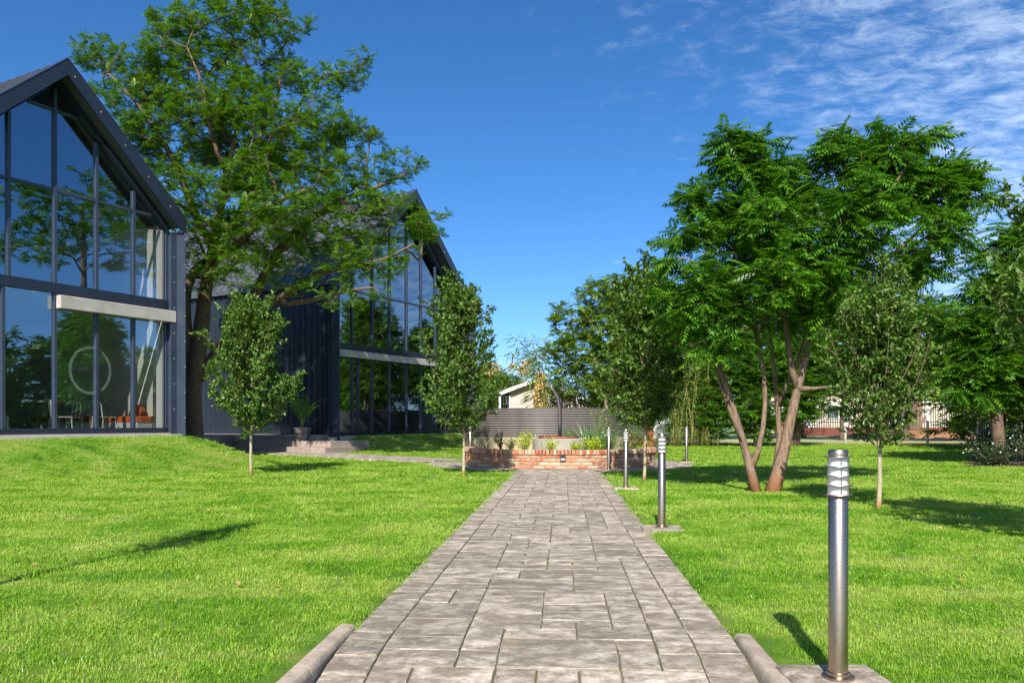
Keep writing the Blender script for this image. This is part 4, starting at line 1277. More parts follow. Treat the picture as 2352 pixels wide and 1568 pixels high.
o = link('fronds', quads_mesh('fronds', np.array(V)), M['leaf_broad'], palm); o['kind'] = 'stuff'

# ================================================================== BOLLARDS
def bollard(x, y, z, label, src=None):
    if src is None:
        root = thing('bollard_light', label, 'bollard light', (x, y, z), 0, 'steel bollard lights along the path')
        def ob(mb, n, m, sm=False, par=root):
            o = mb.obj(n, m, par, sm, False)
            if sm: autosmooth(o.data, 40)
            return o
        ob(MB().box(-.185, .185, -.17, .17, -.05, .022, ch=.008), 'base_slab', M['paver'])
        ob(MB().lathe([(.001, .022), (.060, .022), (.060, .031), (.044, .036), (.044, .045), (.036, .047)], 28), 'base_flange', M['steel'], True)
        pole = ob(MB().lathe([(.036, .036), (.036, .715), (.033, .719), (.001, .719)], 32), 'pole', M['steel'], True)
        opal = ob(MB().lathe([(.034, .719), (.0345, .725), (.0345, .868), (.001, .868)], 28), 'diffuser', M['opal'], True)
        for k in range(5):
            zc = .722 + k * .0365
            ob(MB().lathe([(.034, zc), (.053, zc), (.0535, zc + .0013), (.053, zc + .0026), (.034, zc + .0026)], 32), 'louvre_ring', M['steel_dark'], True)
        for k in range(4):
            a = k * PI / 2 - PI / 2 - .08
            ob(MB().tube([(.0385 * math.cos(a), .0385 * math.sin(a), .712), (.0385 * math.cos(a), .0385 * math.sin(a), .878)], .0022, 6), 'rod', M['steel_dark'])
        ob(MB().lathe([(.001, .868), (.036, .868), (.0365, .871), (.0365, .893), (.034, .896), (.001, .897)], 32), 'cap', M['steel'], True)
        return root
    r2 = src.copy(); COL.objects.link(r2); r2.location = (x, y, z); r2['label'] = label; r2.rotation_euler = (0, 0, rnd.uniform(-.15, .15))
    for ch in list(src.children):
        c = ch.copy(); COL.objects.link(c); c.parent = r2
        if ch.name.startswith('base_slab'): c.rotation_euler = (0, 0, -r2.rotation_euler[2] + rz_path)
    return r2
labs = ['brushed steel bollard light closest to the camera beside the right kerb',
        'brushed steel bollard light on a paver, second along the path from the camera',
        'brushed steel bollard light third along the path, before the slim young tree',
        'brushed steel bollard light at the end of the path before the brick planter',
        'steel bollard light on the far right rim of the circular paving']
b0 = bollard(BOL[0][0], BOL[0][1], 0, labs[0])
for (x, y), lb in zip(BOL[1:], labs[1:]): bollard(x, y, 0.0, lb, b0)
bollard(-96 / 79.0 , F / 79.0, 0.02, 'steel bollard light left of the planter, half hidden by the young tree', b0)

# ================================================================== ROUND PLANTER
pl = thing('brick_planter', 'low circular red brick planter at the end of the path', 'planter', (RC[0], RC[1], 0))
AF = math.atan2(-RC[1], -RC[0]); AH = R(96)
MB().lathe([(RR - .012, -.05), (RR - .012, .305), (RR - .22, .305), (RR - .22, -.05), (RR - .012, -.05)], 72, (RC[0], RC[1], 0), 0, AF - AH, AF + AH).obj('mortar_core', M['mortar'], pl)
arc = [((RR - .2) * math.cos(AF - AH + 2 * AH * k / 40), (RR - .2) * math.sin(AF - AH + 2 * AH * k / 40)) for k in range(41)]
MB().prism([(RC[0] + x, RC[1] + y) for x, y in arc], -.05, .335).obj('planting_soil', M['soil'], pl)
def curved_brick(L, H_, D, seed):
    r2 = random.Random(seed); j = lambda s=.003: r2.uniform(-s, s)
    vs_ = []
    b = .006
    for (y, ins) in ((-D, 0), (-b, 0), (0, b)):
        for (x, z) in ((-L / 2 + ins, -H_ / 2 + ins), (L / 2 - ins, -H_ / 2 + ins), (L / 2 - ins, H_ / 2 - ins), (-L / 2 + ins, H_ / 2 - ins)):
            vs_.append((x + j(), y + j(.002), z + j()))
    fs_ = [(0, 1, 2, 3), (11, 10, 9, 8)]
    for k in range(2):
        for i in range(4): fs_.append((k * 4 + i, k * 4 + (i + 1) % 4, (k + 1) * 4 + (i + 1) % 4, (k + 1) * 4 + i)[::-1])
    m_ = bpy.data.meshes.new('brick'); m_.from_pydata(vs_, [], fs_); m_.materials.append(M['brick']); m_.update()
    return m_
BR = [curved_brick(.200, .058, .1, i) for i in range(6)]; CP = [curved_brick(.064, .098, .24, 20 + i) for i in range(6)]
wallb = []
for c_ in range(4):
    n = 62; 
    for k in range(n):
        a = 2 * PI * (k + .5 * (c_ % 2)) / n
        wallb.append((a, RR + rnd.uniform(-.002, .003), .036 + c_ * .0755, rnd.choice(BR)))
capb = []
n = 184
for k in range(n):
    a = 2 * PI * (k + rnd.uniform(-.06, .06)) / n
    capb.append((a, RR + .025 + rnd.uniform(-.004, .004), .357 + rnd.uniform(-.002, .002), rnd.choice(CP)))
def facing(a): return math.cos(a - math.atan2(-RC[1], -RC[0]))
allb = sorted([(facing(e[0]), e) for e in wallb + capb if facing(e[0]) > math.cos(AH)], key=lambda q: -q[0])
lay = lambda e: Matrix.Translation((RC[0] + e[1] * math.cos(e[0]), RC[1] + e[1] * math.sin(e[0]), e[2])) @ Matrix.Rotation(e[0] - PI / 2, 4, 'Z')
cnt = 0; rest = MB()
for fc, e in allb:
    if cnt < 298:
        o = bpy.data.objects.new('brick', e[3]); o.matrix_world = Matrix.Identity(4)
        COL.objects.link(o); o.parent = pl; o.matrix_parent_inverse = Matrix.Translation(pl.location).inverted(); o.matrix_basis = lay(e); cnt += 1
    else:
        mt = lay(e); rest.add([tuple(mt @ v.co) for v in e[3].vertices], [tuple(p.vertices) for p in e[3].polygons])
o = rest.obj('bricks', M['brick'], pl); o['kind'] = 'stuff'
# wall lights
for a_off, lab in ((0.03, 'square black wall light on the middle of the brick planter'), (-1.33, 'black wall light near the left end of the brick planter'), (1.12, 'black wall light near the right end of the brick planter')):
    a = math.atan2(-RC[1], -RC[0]) + a_off
    Mx = Matrix.Translation((RC[0] + RR * math.cos(a), RC[1] + RR * math.sin(a), .24)) @ Matrix.Rotation(a - PI / 2, 4, 'Z')
    root = thing('wall_light', lab, 'wall light', tuple(Mx.translation), a - PI / 2, 'square lights on the planter wall')
    L = lambda mb, n, m: mb.obj(n, m, root, False, False)
    mb = MB(); mb.box(-.058, .058, -.01, .035, .03, .06); mb.box(-.058, -.045, -.01, .035, -.06, .03); mb.box(.045, .058, -.01, .035, -.06, .03); mb.box(-.045, .045, -.01, .035, -.06, -.047); mb.box(-.045, .045, -.01, .03, .0, .03)
    L(mb, 'housing', M['black']); L(MB().box(-.045, .045, .0, .018, -.046, -.001), 'diffuser', M['opal'])
# concrete ring and steel horn
tub = thing('concrete_tub', 'round grey concrete tub standing in the middle of the brick planter', 'tub', (RC[0] - .02, RC[1] + .1, .33))
tc = (RC[0] - .02, RC[1] + .1, 0)
o = MB().lathe([(.64, -.05), (.64, .605), (.625, .615), (.56, .615), (.56, .52)], 56, tc).obj('tub_wall', M['conc2'], tub, True); autosmooth(o.data, 40)
o = MB().lathe([(.49, .55), (.49, .665), (.475, .668), (.475, .60)], 48, tc).obj('steel_rim', M['rust'], tub)
MB().lathe([(.001, .645), (.47, .64)], 32, tc).obj('fill', M['soil'], tub)
hx = tc[0] + .02; hy = tc[1]
pts = [(hx, hy, .64), (hx + .01, hy, 1.0), (hx + .0, hy, 1.35), (hx - .05, hy, 1.62), (hx - .15, hy, 1.80), (hx - .28, hy, 1.92)]
root = thing('horn_sculpture', 'curved bronze horn shaped sculpture rising from the concrete tub', 'sculpture', (hx, hy, .64))
MB().tube(pts, [.038, .042, .040, .034, .020, .005], 10).obj('horn_shell', M['sculpt'], root, True)
MB().tube([(x + .036 + .004 * i, y - .012, z) for i, (x, y, z) in enumerate(pts[:5])], [.014, .017, .017, .014, .008], 8).obj('horn_rib', M['black'], root, True)
# plants in the planter
def pp(px, Z): return ((px - 1176) / F * Z, Z, .34 if Z < 19.6 else 0.0)
G = 'plants in the brick planter'
shrub('shrub', 'lime yellow shrub left of the concrete tub', 'shrub', pp(1205, 18.2), .27, .40, 900, M['leaf_lime'], .045, 31, G, stems=14)
shrub('shrub', 'small lime shrub in front of the concrete tub', 'shrub', pp(1262, 17.75), .21, .27, 480, M['leaf_lime'], .045, 32, G, stems=12)
shrub('shrub', 'small lime shrub at the right front of the concrete tub', 'shrub', pp(1322, 17.9), .19, .22, 420, M['leaf_lime'], .045, 33, G, stems=12)
shrub('shrub', 'lime shrub right of the concrete tub with taller tips', 'shrub', pp(1362, 18.3), .28, .30, 800, M['leaf_lime'], .045, 34, G, stems=14)
shrub('shrub', 'spiky dark green shrub near the left of the planter', 'shrub', pp(1150, 18.6), .26, .48, 520, M['leaf_broad'], .04, 35, G, stems=9, spikes=.55)
shrub('shrub', 'low green shrub at the left rear of the planter', 'shrub', pp(1172, 18.9), .22, .30, 420, M['leaf_broad'], .04, 36, G, stems=9, spikes=.3)
shrub('shrub', 'tiny rose bush with one pink bloom at the left of the planter', 'shrub', pp(1115, 18.7), .12, .26, 120, M['leaf_broad'], .04, 37, G, stems=5)
shrub('shrub', 'tall thin leafy shrub against the corrugated tank', 'shrub', pp(1386, 22.6), .46, 1.6, 900, M['leaf_mid'], .055, 38, G, stems=12, spikes=.2)
shrub('shrub', 'grey green flowering shrub behind the fourth bollard', 'shrub', pp(1448, 21.9), .5, 1.0, 900, M['leaf_young'], .06, 39, G, stems=14)
shrub('shrub', 'leafy green shrub at the right rear of the planter', 'shrub', pp(1500, 22.2), .4, .75, 700, M['leaf_young'], .055, 40, G, stems=12)
shrub('shrub', 'dense low green shrub right of the concrete tub behind', 'shrub', pp(1405, 19.3), .3, .38, 700, M['leaf_broad'], .045, 42, G, stems=12)
def clump(name, label, cat, c, n, h, width, lm, seed, bend=.5, base_r=.1, tilt=.4, group=None, segs=4):
    V = blades_clump(n, h, 1, width, np.random.default_rng(seed), bend, segs, base_r, tilt) + np.array(c)
    root = thing(name, label, cat, tuple(c), 0, group)
    o = link('blades', quads_mesh('blades', V), lm, root); o['kind'] = 'stuff'; return root
clump('ornamental_grass', 'large blue green strap-leaved clump behind the concrete tub', 'plant', pp(1352, 21.6), 620, 1.35, .026, M['leaf_grey'], 51, .55, .32, .75, G)
clump('ornamental_grass', 'small strap-leaved clump beside the steel horn', 'plant', (tc[0] + .25, tc[1] + .1, .64), 40, .22, .012, M['leaf_grey'], 52, .5, .05, .7, G)

# ================================================================== CORRUGATED TANK
tk = thing('water_reservoir', 'low round dark corrugated steel reservoir on a stained concrete plinth', 'water tank', (1.24, 30, 0))
prof = []
nz = 12 * 8
for i in range(nz + 1):
    z = .50 + .98 * i / nz; prof.append((3.05 + .019 * math.cos(2 * PI * 12 * i / nz), z))
prof += [(3.05, 1.495), (3.0, 1.495), (3.0, .6)]
MB().lathe(prof, 120, (1.24, 30, 0)).obj('corrugated_shell', M['tank'], tk, True)
MB().lathe([(3.13, -.1), (3.13, .49), (2.95, .50)], 96, (1.24, 30, 0)).obj('plinth', M['plinth'], tk)
MB().lathe([(.001, 1.2), (2.98, 1.2)], 48, (1.24, 30, 0)).obj('water', surf('tank_water', (.03, .05, .05), None, .1), tk)

# ================================================================== YOUNG TREES
LF = 2.2
def young_tree(base, label, h=3.7, rmax=.85, zmax=1.9, seed=0, lean=(0, 0), zlow=.85, leaf=.070, n_br=60, trunk_r=.030):
    r_ = np.random.default_rng(seed)
    root = thing('young_tree', label, 'tree', tuple(base), 0, 'slim young trees planted in the lawn')
    bx = np.array(base, float)
    def axis(z):
        f = z / h
        return bx + np.array((lean[0] * f + .05 * math.sin(3.1 * f + seed) * f + .03 * math.sin(2.2 * z + seed), lean[1] * f + .03 * math.sin(2.4 * f + seed * 2), z))
    zs = np.linspace(-.03, h * .84, 22)
    mb = MB(); mb.tube([axis(z) for z in zs], [max(.004, trunk_r * (1.25 if z < .03 else 1.0) * (1 - 1.05 * max(z, 0) / h)) for z in zs], 9)
    me = mb.mesh('trunk', True); link('trunk', me, M['bark_young'], root)
    def env(z):
        if z < zmax: return rmax * (0.18 + .82 * math.sin(PI / 2 * max(0, (z - zlow + .25) / (zmax - zlow + .25))))
        return rmax * max(0, 1 - ((z - zmax) / (h - zmax)) ** 1.35) ** .95 + .04
    tw = MB(); pos = []; dr = []
    for i in range(n_br):
        z0 = zlow * .92 + (h * .78 - zlow) * (i / n_br) ** 1.25
        a = i * 2.4 + r_.normal() * .35
        z1 = min(h * 1.0, z0 + (0.45 + .75 * r_.random()) * (1.0 if i < n_br * .8 else .6))
        rr = env(z1) * (.55 + .62 * r_.random()) * (1.38 if r_.random() < .07 else 1)
        A = axis(z0); Bp = axis(z1) + np.array((math.cos(a) * rr, math.sin(a) * rr, 0)); Bp[2] = bx[2] + z1
        Cc = A * .35 + Bp * .65; Cc[2] = A[2] * .6 + Bp[2] * .4; Cc[:2] += (Bp[:2] - A[:2]) * .15
        k = 10; pts = [(1 - f) ** 2 * A + 2 * f * (1 - f) * Cc + f * f * Bp for f in np.linspace(0, 1, k)]
        tw.tube(pts, [.011 * (1 - .8 * j / (k - 1)) for j in range(k)], 4, cap=False)
        for j in range(1, k):
            q = pts[j]; dd = pts[j] - pts[j - 1]; dd = dd / np.linalg.norm(dd)
            # side twiglet
            for _ in range(2):
                L = (.08 + .20 * r_.random()) * (1.15 - .3 * j / k)
                sdv = dd * .6 + r_.normal(0, .65, 3); sdv[2] = sdv[2] * .5 + .25; sdv /= np.linalg.norm(sdv)
                e = q + sdv * L
                if r_.random() < .5: tw.tube([q, (q + e) / 2 + r_.normal(0, .008, 3), e], [.004, .003, .0015], 3, cap=False)
                for _ in range(int(LF * (5 + 5 * r_.random()))):
                    f = r_.random() ** .6; pos.append(q + (e - q) * f + r_.normal(0, .012, 3)); dr.append(sdv * .5 + r_.normal(0, .6, 3) + np.array((0, 0, .15)))
        for _ in range(5): pos.append(Bp + r_.normal(0, .02, 3)); dr.append(dd + r_.normal(0, .5, 3))
    link('branches', tw.mesh('branches', True), M['twig_dark'], root)
    pos = np.array(pos); dr = np.array(dr); n = len(pos)
    up = np.tile(np.array((0, 0, 1.0)), (n, 1)) + r_.normal(0, .55, (n, 3))
    V = place(leaf_t(1, .52, .22, .22), pos, dr, up, leaf * (.6 + .75 * r_.random(n)))
    o = link('crown', quads_mesh('crown', V), M['leaf_young'], root); o['kind'] = 'stuff'
    return root
young_tree((*P(580, 0, 15.2)[:2], g(*P(580, 0, 15.2)[:2])), 'young pear-shaped tree on the left lawn before the black clad wall', 3.95, .80, 1.80, 61, (-.05, 0), .80)
young_tree((*P(1068, 0, 15.0)[:2], 0), 'dense young tree just left of the planter, top against the sky', 4.15, .72, 1.95, 62, (-.22, 0), .80, n_br=60)
young_tree((*P(1479, 0, 13.55)[:2], 0), 'young tree right of the path between third and fourth bollards', 4.25, .74, 2.1, 63, (-.05, 0), .90)
young_tree((*P(2014, 0, 9.24)[:2], 0), 'young tree with mottled trunk on the right lawn behind the first bollard', 2.95, .62, 1.6, 64, (.05, 0), .74, leaf=.056, n_br=46)
young_tree((4.68, 6.0, 0), 'nearby young tree whose twigs enter at the right edge of the frame', 3.8, .98, 2.1, 65, (.0, 0), .95, leaf=.066)
# young tree just outside the left edge: only a leafy side twig reaches into the frame
LF = 0.9
yt = young_tree((-3.44, 3.42, 0), 'slender leaning sapling at the left edge, only its leaf tips in view', 2.62, .30, 2.25, 66, (.36, .95), 1.75, leaf=.07, n_br=9, trunk_r=.050)
M['leaf_fresh'] = leafmat('fresh_green_leaf', (0.10, 0.22, 0.012), (0.18, 0.34, 0.018), (0.30, 0.46, 0.04), 0.42, 0.4)
for c_ in yt.children:
    if c_.name.startswith('crown'): c_.data.materials[0] = M['leaf_fresh']

LF = 1.5
# ================================================================== THE BIG FEATHERY TREE
ZB = 21.0
tb_ = np.array((*P(447, 0, 21.3)[:2], .45))
def q_(px, py, Z): return P(px, py, Z)
trunks = [
    ([(tb_[0], tb_[1], -.1), q_(440, 900, 21.3), q_(462, 760, 21.3), q_(475, 640, 21.3), q_(500, 520, 21.2), q_(520, 400, 21), q_(545, 300, 21), q_(560, 200, 21)], [.30, .24, .21, .16, .115, .08, .055, .03]),
    ([q_(447, 880, 21.3), q_(428, 760, 21.3), q_(424, 660, 21.2), q_(450, 610, 21), q_(520, 585, 20.8), q_(575, 540, 20.6), q_(605, 480, 20.4), q_(660, 450, 20.2), q_(720, 430, 20)], [.17, .14, .13, .12, .10, .09, .08, .06, .035], 1),
    ([q_(452, 870, 21.4), q_(510, 800, 21.6), q_(560, 720, 21.6), q_(600, 650, 21.6), q_(640, 570, 21.4), q_(700, 510, 21.2), q_(780, 460, 21), q_(870, 430, 21), q_(930, 400, 21)], [.20, .17, .15, .14, .12, .10, .08, .05, .03], 1),
    ([q_(560, 720, 21.6), q_(640, 690, 21.2), q_(720, 630, 20.6), q_(800, 610, 20.2), q_(880, 600, 20), q_(950, 560, 19.8)], [.11, .10, .085, .06, .04, .025], 1),
    ([q_(640, 700, 21.2), q_(720, 690, 20.4), q_(800, 665, 20), q_(860, 660, 19.6)], [.07, .06, .045, .025], 1),
    ([q_(475, 640, 21.3), q_(560, 470, 21.8), q_(640, 330, 22), q_(700, 220, 22)], [.13, .10, .07, .03], 1),
    ([q_(520, 400, 21), q_(480, 300, 20.6), q_(470, 200, 20.3), q_(430, 110, 20.2)], [.07, .055, .04, .02], 1),
    ([q_(510, 470, 21.1), q_(580, 350, 21.4), q_(640, 230, 21.6), q_(650, 110, 21.6)], [.08, .06, .045, .02], 1),
    ([q_(490, 520, 21.2), q_(410, 470, 20.4), q_(350, 420, 20.0), q_(300, 350, 19.8)], [.07, .05, .035, .02], 1),
    ([q_(600, 650, 21.6), q_(650, 560, 20.8), q_(730, 560, 20.2), q_(820, 540, 19.9)], [.07, .05, .035, .02], 1),
    ([q_(475, 560, 21.2), q_(430, 440, 21), q_(380, 330, 20.6), q_(320, 240, 20.4), q_(250, 170, 20.3)], [.12, .09, .07, .045, .02], 1),
]
blobs = px_blobs([
    (240, 130, 62), (200, 125, 28), (300, 160, 70), (330, 230, 80), (240, 215, 38), (390, 120, 70), (390, 60, 55), (470, 60, 80), (560, 20, 70), (640, 50, 55), (700, 60, 26),
    (480, 170, 95), (590, 150, 90, 1.0), (680, 190, 60, .6), (740, 190, 50), (800, 170, 42), (835, 130, 26), (410, 310, 105), (310, 330, 60), (530, 310, 105, 1.2), (640, 300, 95, -.6),
    (730, 290, 85), (810, 300, 60), (855, 310, 26), (420, 440, 80, -.5), (520, 450, 95, -.8), (640, 430, 95), (740, 400, 85, -.6), (840, 400, 72), (915, 380, 50), (965, 370, 24),
    (620, 550, 95, .6), (720, 520, 95, -1), (820, 500, 95, -.4), (905, 500, 80), (970, 520, 50, -.3), (1018, 500, 22, -.6), (440, 590, 26), (500, 600, 60, -.6), (560, 620, 60, -1.2), (680, 620, 70, -1),
    (780, 610, 70, -1), (870, 600, 60, -.8), (940, 590, 40, -.8), (820, 680, 38, -1.2), (880, 670, 32, -1.2), (760, 690, 28, -1.2), (360, 400, 70), (340, 300, 60, -.5), (470, 520, 70, -.8), (560, 540, 85, -.6), (430, 540, 50, -.6), (470, 250, 80, -.8), (380, 200, 70, .5), (600, 390, 80, -1), (470, 640, 40, -1), (560, 240, 80, -.6), (600, 40, 60, 1.5), (540, 380, 90, 2), (700, 350, 90, 2), (640, 480, 90, -2)], ZB)
make_tree('feathery_tree', 'large spreading feathery-leaved tree between the two glass halls', 'tree', tb_, trunks, blobs, 3700,
          (M['bark'], M['leaf_big']), frond_t(5, 1.0, .34, .15, .25, .25), .165, per_node=4, last=3, seed=3, up_bias=.22, step=.26, tip=.0062, kpath=.12, flat=.74, shell=.6, minh=1.7)

# ================================================================== THE GLOSSY MULTI-STEM TREE
ZM = 11.4
mb0 = np.array((*P(1752, 0, ZM)[:2], 0.0))
def m_(px, py, dz=0): return P(px, py, ZM + dz)
trunks = [
    ([m_(1738, 1136), m_(1726, 1080), m_(1705, 1010), m_(1690, 950), m_(1664, 880), m_(1645, 820), m_(1620, 760), m_(1590, 700)], [.080, .066, .055, .049, .043, .038, .030, .018]),
    ([m_(1728, 1085), m_(1742, 1030), m_(1758, 985), m_(1758, 930), m_(1762, 870), m_(1750, 800), m_(1720, 720), m_(1700, 620)], [.046, .041, .037, .035, .032, .028, .024, .017], 1),
    ([m_(1700, 990), m_(1670, 940), m_(1650, 880), m_(1640, 830)], [.028, .026, .022, .016], 1),
    ([m_(1772, 1138, .1), m_(1788, 1090, .1), m_(1806, 1020, .1), m_(1818, 950, .1), m_(1826, 900, .1), m_(1850, 830, .1), m_(1868, 760, .1), m_(1880, 680), m_(1900, 560), m_(1930, 430)], [.122, .096, .080, .070, .061, .052, .043, .034, .026, .015]),
    ([m_(1826, 905, .1), m_(1812, 840, .1), m_(1806, 760, .1), m_(1800, 660), m_(1790, 560), m_(1760, 430)], [.055, .045, .039, .033, .025, .016], 1),
    ([m_(1796, 1070, .3), m_(1788, 1000, .35), m_(1788, 930, .4), m_(1780, 870, .4), m_(1772, 800, .4), m_(1760, 700, .3)], [.042, .039, .036, .033, .028, .02], 1),
    ([m_(1788, 920, .4), m_(1812, 880, .3), m_(1835, 830, .2), m_(1850, 770, .2)], [.03, .028, .024, .018], 1),
    ([m_(1838, 900, .1), m_(1870, 892, 0), m_(1905, 888, -.1)], [.03, .024, .014], 1),
    ([m_(1868, 760, .1), m_(1930, 690, 0), m_(2010, 620, 0), m_(2100, 540, 0), m_(2180, 470, 0)], [.05, .042, .034, .026, .015], 1),
    ([m_(1880, 680), m_(1960, 560, -.2), m_(2040, 450, -.3), m_(2090, 370, -.3)], [.04, .034, .025, .014], 1),
]
blobs = px_blobs([
    (1688, 330, 55), (1735, 345, 50), (1700, 400, 72), (1770, 400, 60), (1620, 450, 55), (1575, 468, 38), (1640, 500, 70), (1590, 545, 62), (1720, 490, 80, .4), (1550, 560, 30), (1540, 620, 48, -.2),
    (1620, 620, 70, -.4), (1530, 690, 50), (1700, 590, 80, .6), (1590, 700, 75, -.4), (1680, 680, 75, -.5), (1580, 770, 40), (1650, 770, 60, -.4), (1740, 750, 40), (1620, 815, 26, -.3), (1800, 420, 80, .6), (1850, 470, 90, .2),
    (1910, 340, 45), (1960, 310, 46), (1960, 380, 80), (2040, 340, 70), (2110, 330, 48), (2050, 430, 95, .4), (2130, 400, 75), (2195, 390, 50), (2255, 400, 34), (2180, 460, 70), (2240, 460, 38), (2150, 530, 75, -.3),
    (2210, 560, 36), (1890, 560, 100, -.3), (1980, 520, 100, -.5), (1800, 560, 95, -.4), (1780, 640, 85, -.7), (1870, 640, 85, .6), (1920, 640, 65, -.6), (2060, 600, 80), (2130, 620, 45), (1950, 700, 60), (1830, 720, 60, .5), (1700, 780, 30, -.4), (1880, 740, 40, -.3), (1760, 500, 80, -.6), (1990, 450, 80, -.7)], ZM)
make_tree('multi_stem_tree', 'glossy pinnate-leaved tree with several bare brown stems on the right lawn', 'tree', mb0, trunks, [(x_, y_, z_, r_q * .84) for x_, y_, z_, r_q in blobs], 1000,
          (M['bark_stem'], M['leaf_ash']), frond_t(6, 1.0, .34, .13, .42, .5), .245, per_node=3, last=3, seed=5, up_bias=.04, step=.2, tip=.0036, kpath=.15, flat=.72, shell=.8, minh=1.5)

# same species at the right edge
ZR = 19.0
rb = np.array((*P(2300, 0, ZR)[:2], 0.0))
def r2_(px, py, dz=0): return P(px, py, ZR + dz)
trunks = [([(rb[0], rb[1], -.05), r2_(2292, 1000), r2_(2285, 920), r2_(2310, 820), r2_(2330, 700), r2_(2350, 560)], [.16, .14, .12, .10, .07, .04]),
          ([r2_(2288, 950), r2_(2250, 850), r2_(2210, 780)], [.07, .05, .02], 1), ([r2_(2310, 820), r2_(2420, 700), r2_(2520, 560)], [.08, .06, .03], 1)]
blobs = px_blobs([(2345, 540, 55), (2300, 590, 60), (2330, 660, 85), (2250, 670, 45), (2215, 745, 50), (2290, 760, 85), (2180, 730, 35), (2140, 715, 26), (2210, 830, 55), (2290, 850, 70), (2370, 800, 110), (2400, 640, 110), (2480, 560, 120), (2480, 740, 120), (2240, 760, 60, 1), (2350, 880, 60), (2260, 900, 50), (2200, 880, 40), (2420, 860, 110)], ZR)
make_tree('multi_stem_tree', 'dark glossy pinnate-leaved tree overhanging the flower bed at the right edge', 'tree', rb, trunks, blobs, 1200,
          (M['bark'], M['leaf_ash']), frond_t(6, 1.0, .32, .13, .45, .5), .36, per_node=3, last=3, seed=8, up_bias=.15, step=.3, tip=.008, flat=.7, minh=1.8)

# ================================================================== BACKGROUND TREES
def bg_tree(px, Z, lst, n, lm, leaf, label, seed, name='tree', bk='bark', r0=.14, base_px=None, lean=0, group=None, per=4, W=.42, tz=0.0, tm=None, last=3, flat=.85, minh=None, kp=.2, shell=.5):
    b = np.array((*P(px, 0, Z)[:2], tz))
    bl = px_blobs(lst, Z)
    B = np.array(bl); c = (B[:, :3] * B[:, 3:4]).sum(0) / B[:, 3].sum()
    top = np.array((c[0], c[1], B[:, 2].max()))
    mid = b * .55 + c * .45; mid[2] = tz + (c[2] - tz) * .55
    n = int(n * 1.7)
    tr = [([(b[0], b[1], tz - .1), tuple(b * .8 + mid * .2), tuple(mid), tuple(c), tuple(c * .3 + top * .7)], [r0, r0 * .85, r0 * .7, r0 * .45, r0 * .2])]
    t_ = tm if tm is not None else leaf_t(1, W, .2, .2)
    return make_tree(name, label, 'tree', b, tr, bl, n, (M[bk], lm), t_, leaf, per_node=per, last=last, seed=seed, up_bias=.1, step=.45, tip=.008, flat=flat, kpath=kp, minr=.010, minh=minh, group=group, shell=shell)
spr = np.concatenate([place(leaf_t(1, .4, .15, .2), np.array([[.28 * i, 0, -.03 * i * i]]), np.array([[.7, sd * .8, -.2 + .1 * i]]), np.array([[0., 0, 1]]), np.array([.55])) for i in range(4) for sd in (-1, 1)])  # small leafy spray
bg_tree(1415, 31.5, [(1285, 715, 30), (1320, 740, 55), (1280, 800, 42), (1370, 690, 55), (1400, 665, 45), (1440, 720, 70), (1400, 760, 80), (1340, 810, 60), (1310, 870, 48), (1470, 680, 55), (1480, 790, 80), (1400, 850, 75), (1500, 870, 60), (1450, 900, 45), (1520, 740, 60), (1510, 650, 40), (1375, 900, 35)],
        820, M['leaf_mid'], .20, 'willowy grey-green tree behind the corrugated reservoir', 71, 'willowy_tree', r0=.15, per=3, tm=spr)
G2 = 'dense trees behind the right lawn'
bg_tree(1735, 33, [(1640, 880, 50), (1620, 940, 40), (1700, 850, 60), (1780, 860, 60), (1850, 880, 45), (1700, 930, 60), (1770, 930, 60), (1840, 940, 40), (1660, 975, 35), (1740, 985, 36), (1700, 800, 45), (1800, 810, 50)],
        520, M['leaf_broad'], .24, 'low broad-leaved tree with crown to the ground behind the bare stems', 72, 'broadleaf_tree', r0=.10, per=3, tm=spr, group=G2)
bg_tree(1822, 33.8, [(1830, 880, 50), (1875, 860, 50), (1880, 920, 40), (1820, 820, 60), (1900, 800, 60)], 260, M['leaf_broad'], .24, 'leafy tree with one dark trunk standing at the wire fence', 73, 'broadleaf_tree', r0=.27, per=3, tm=spr, group=G2)
bg_tree(1580, 44, [(1560, 700, 60), (1600, 760, 80), (1540, 800, 60), (1650, 720, 70), (1680, 800, 80), (1600, 860, 70), (1520, 880, 50), (1640, 660, 50)], 480, M['leaf_far'], .34, 'tall dark tree rising behind the bamboo', 74, 'dense_tree', r0=.2, per=3, tm=spr, group=G2)
bg_tree(1750, 46, [(1740, 700, 80), (1800, 760, 80), (1720, 800, 80), (1830, 690, 70), (1790, 850, 70)], 440, M['leaf_far'], .34, 'tall dark tree behind the bare brown stems', 75, 'dense_tree', r0=.2, per=3, tm=spr, group=G2)
bg_tree(1935, 44, [(1900, 720, 70), (1950, 680, 60), (1960, 780, 80), (1890, 830, 60), (2010, 740, 70), (1990, 850, 60), (1930, 880, 40)], 460, M['leaf_mid'], .34, 'tall tree behind the fence left of the mottled young tree', 76, 'dense_tree', r0=.2, per=3, tm=spr, group=G2)
bg_tree(2080, 43, [(2060, 720, 70), (2110, 770, 70), (2080, 830, 70), (2150, 730, 55), (2160, 840, 60), (2030, 870, 50), (2120, 885, 40)], 440, M['leaf_far'], .34, 'tall tree above the palisade house, right of the mottled young tree', 77, 'dense_tree', r0=.2, per=3, tm=spr, group=G2)
bg_tree(2250, 40, [(2200, 800, 60), (2260, 770, 70), (2230, 870, 50), (2300, 840, 70), (2190, 880, 36), (2330, 760, 80), (2350, 880, 60)], 420, M['leaf_far'], .32, 'dark tree closing the view behind the right flower bed', 78, 'dense_tree', r0=.2, per=3, tm=spr, group=G2)
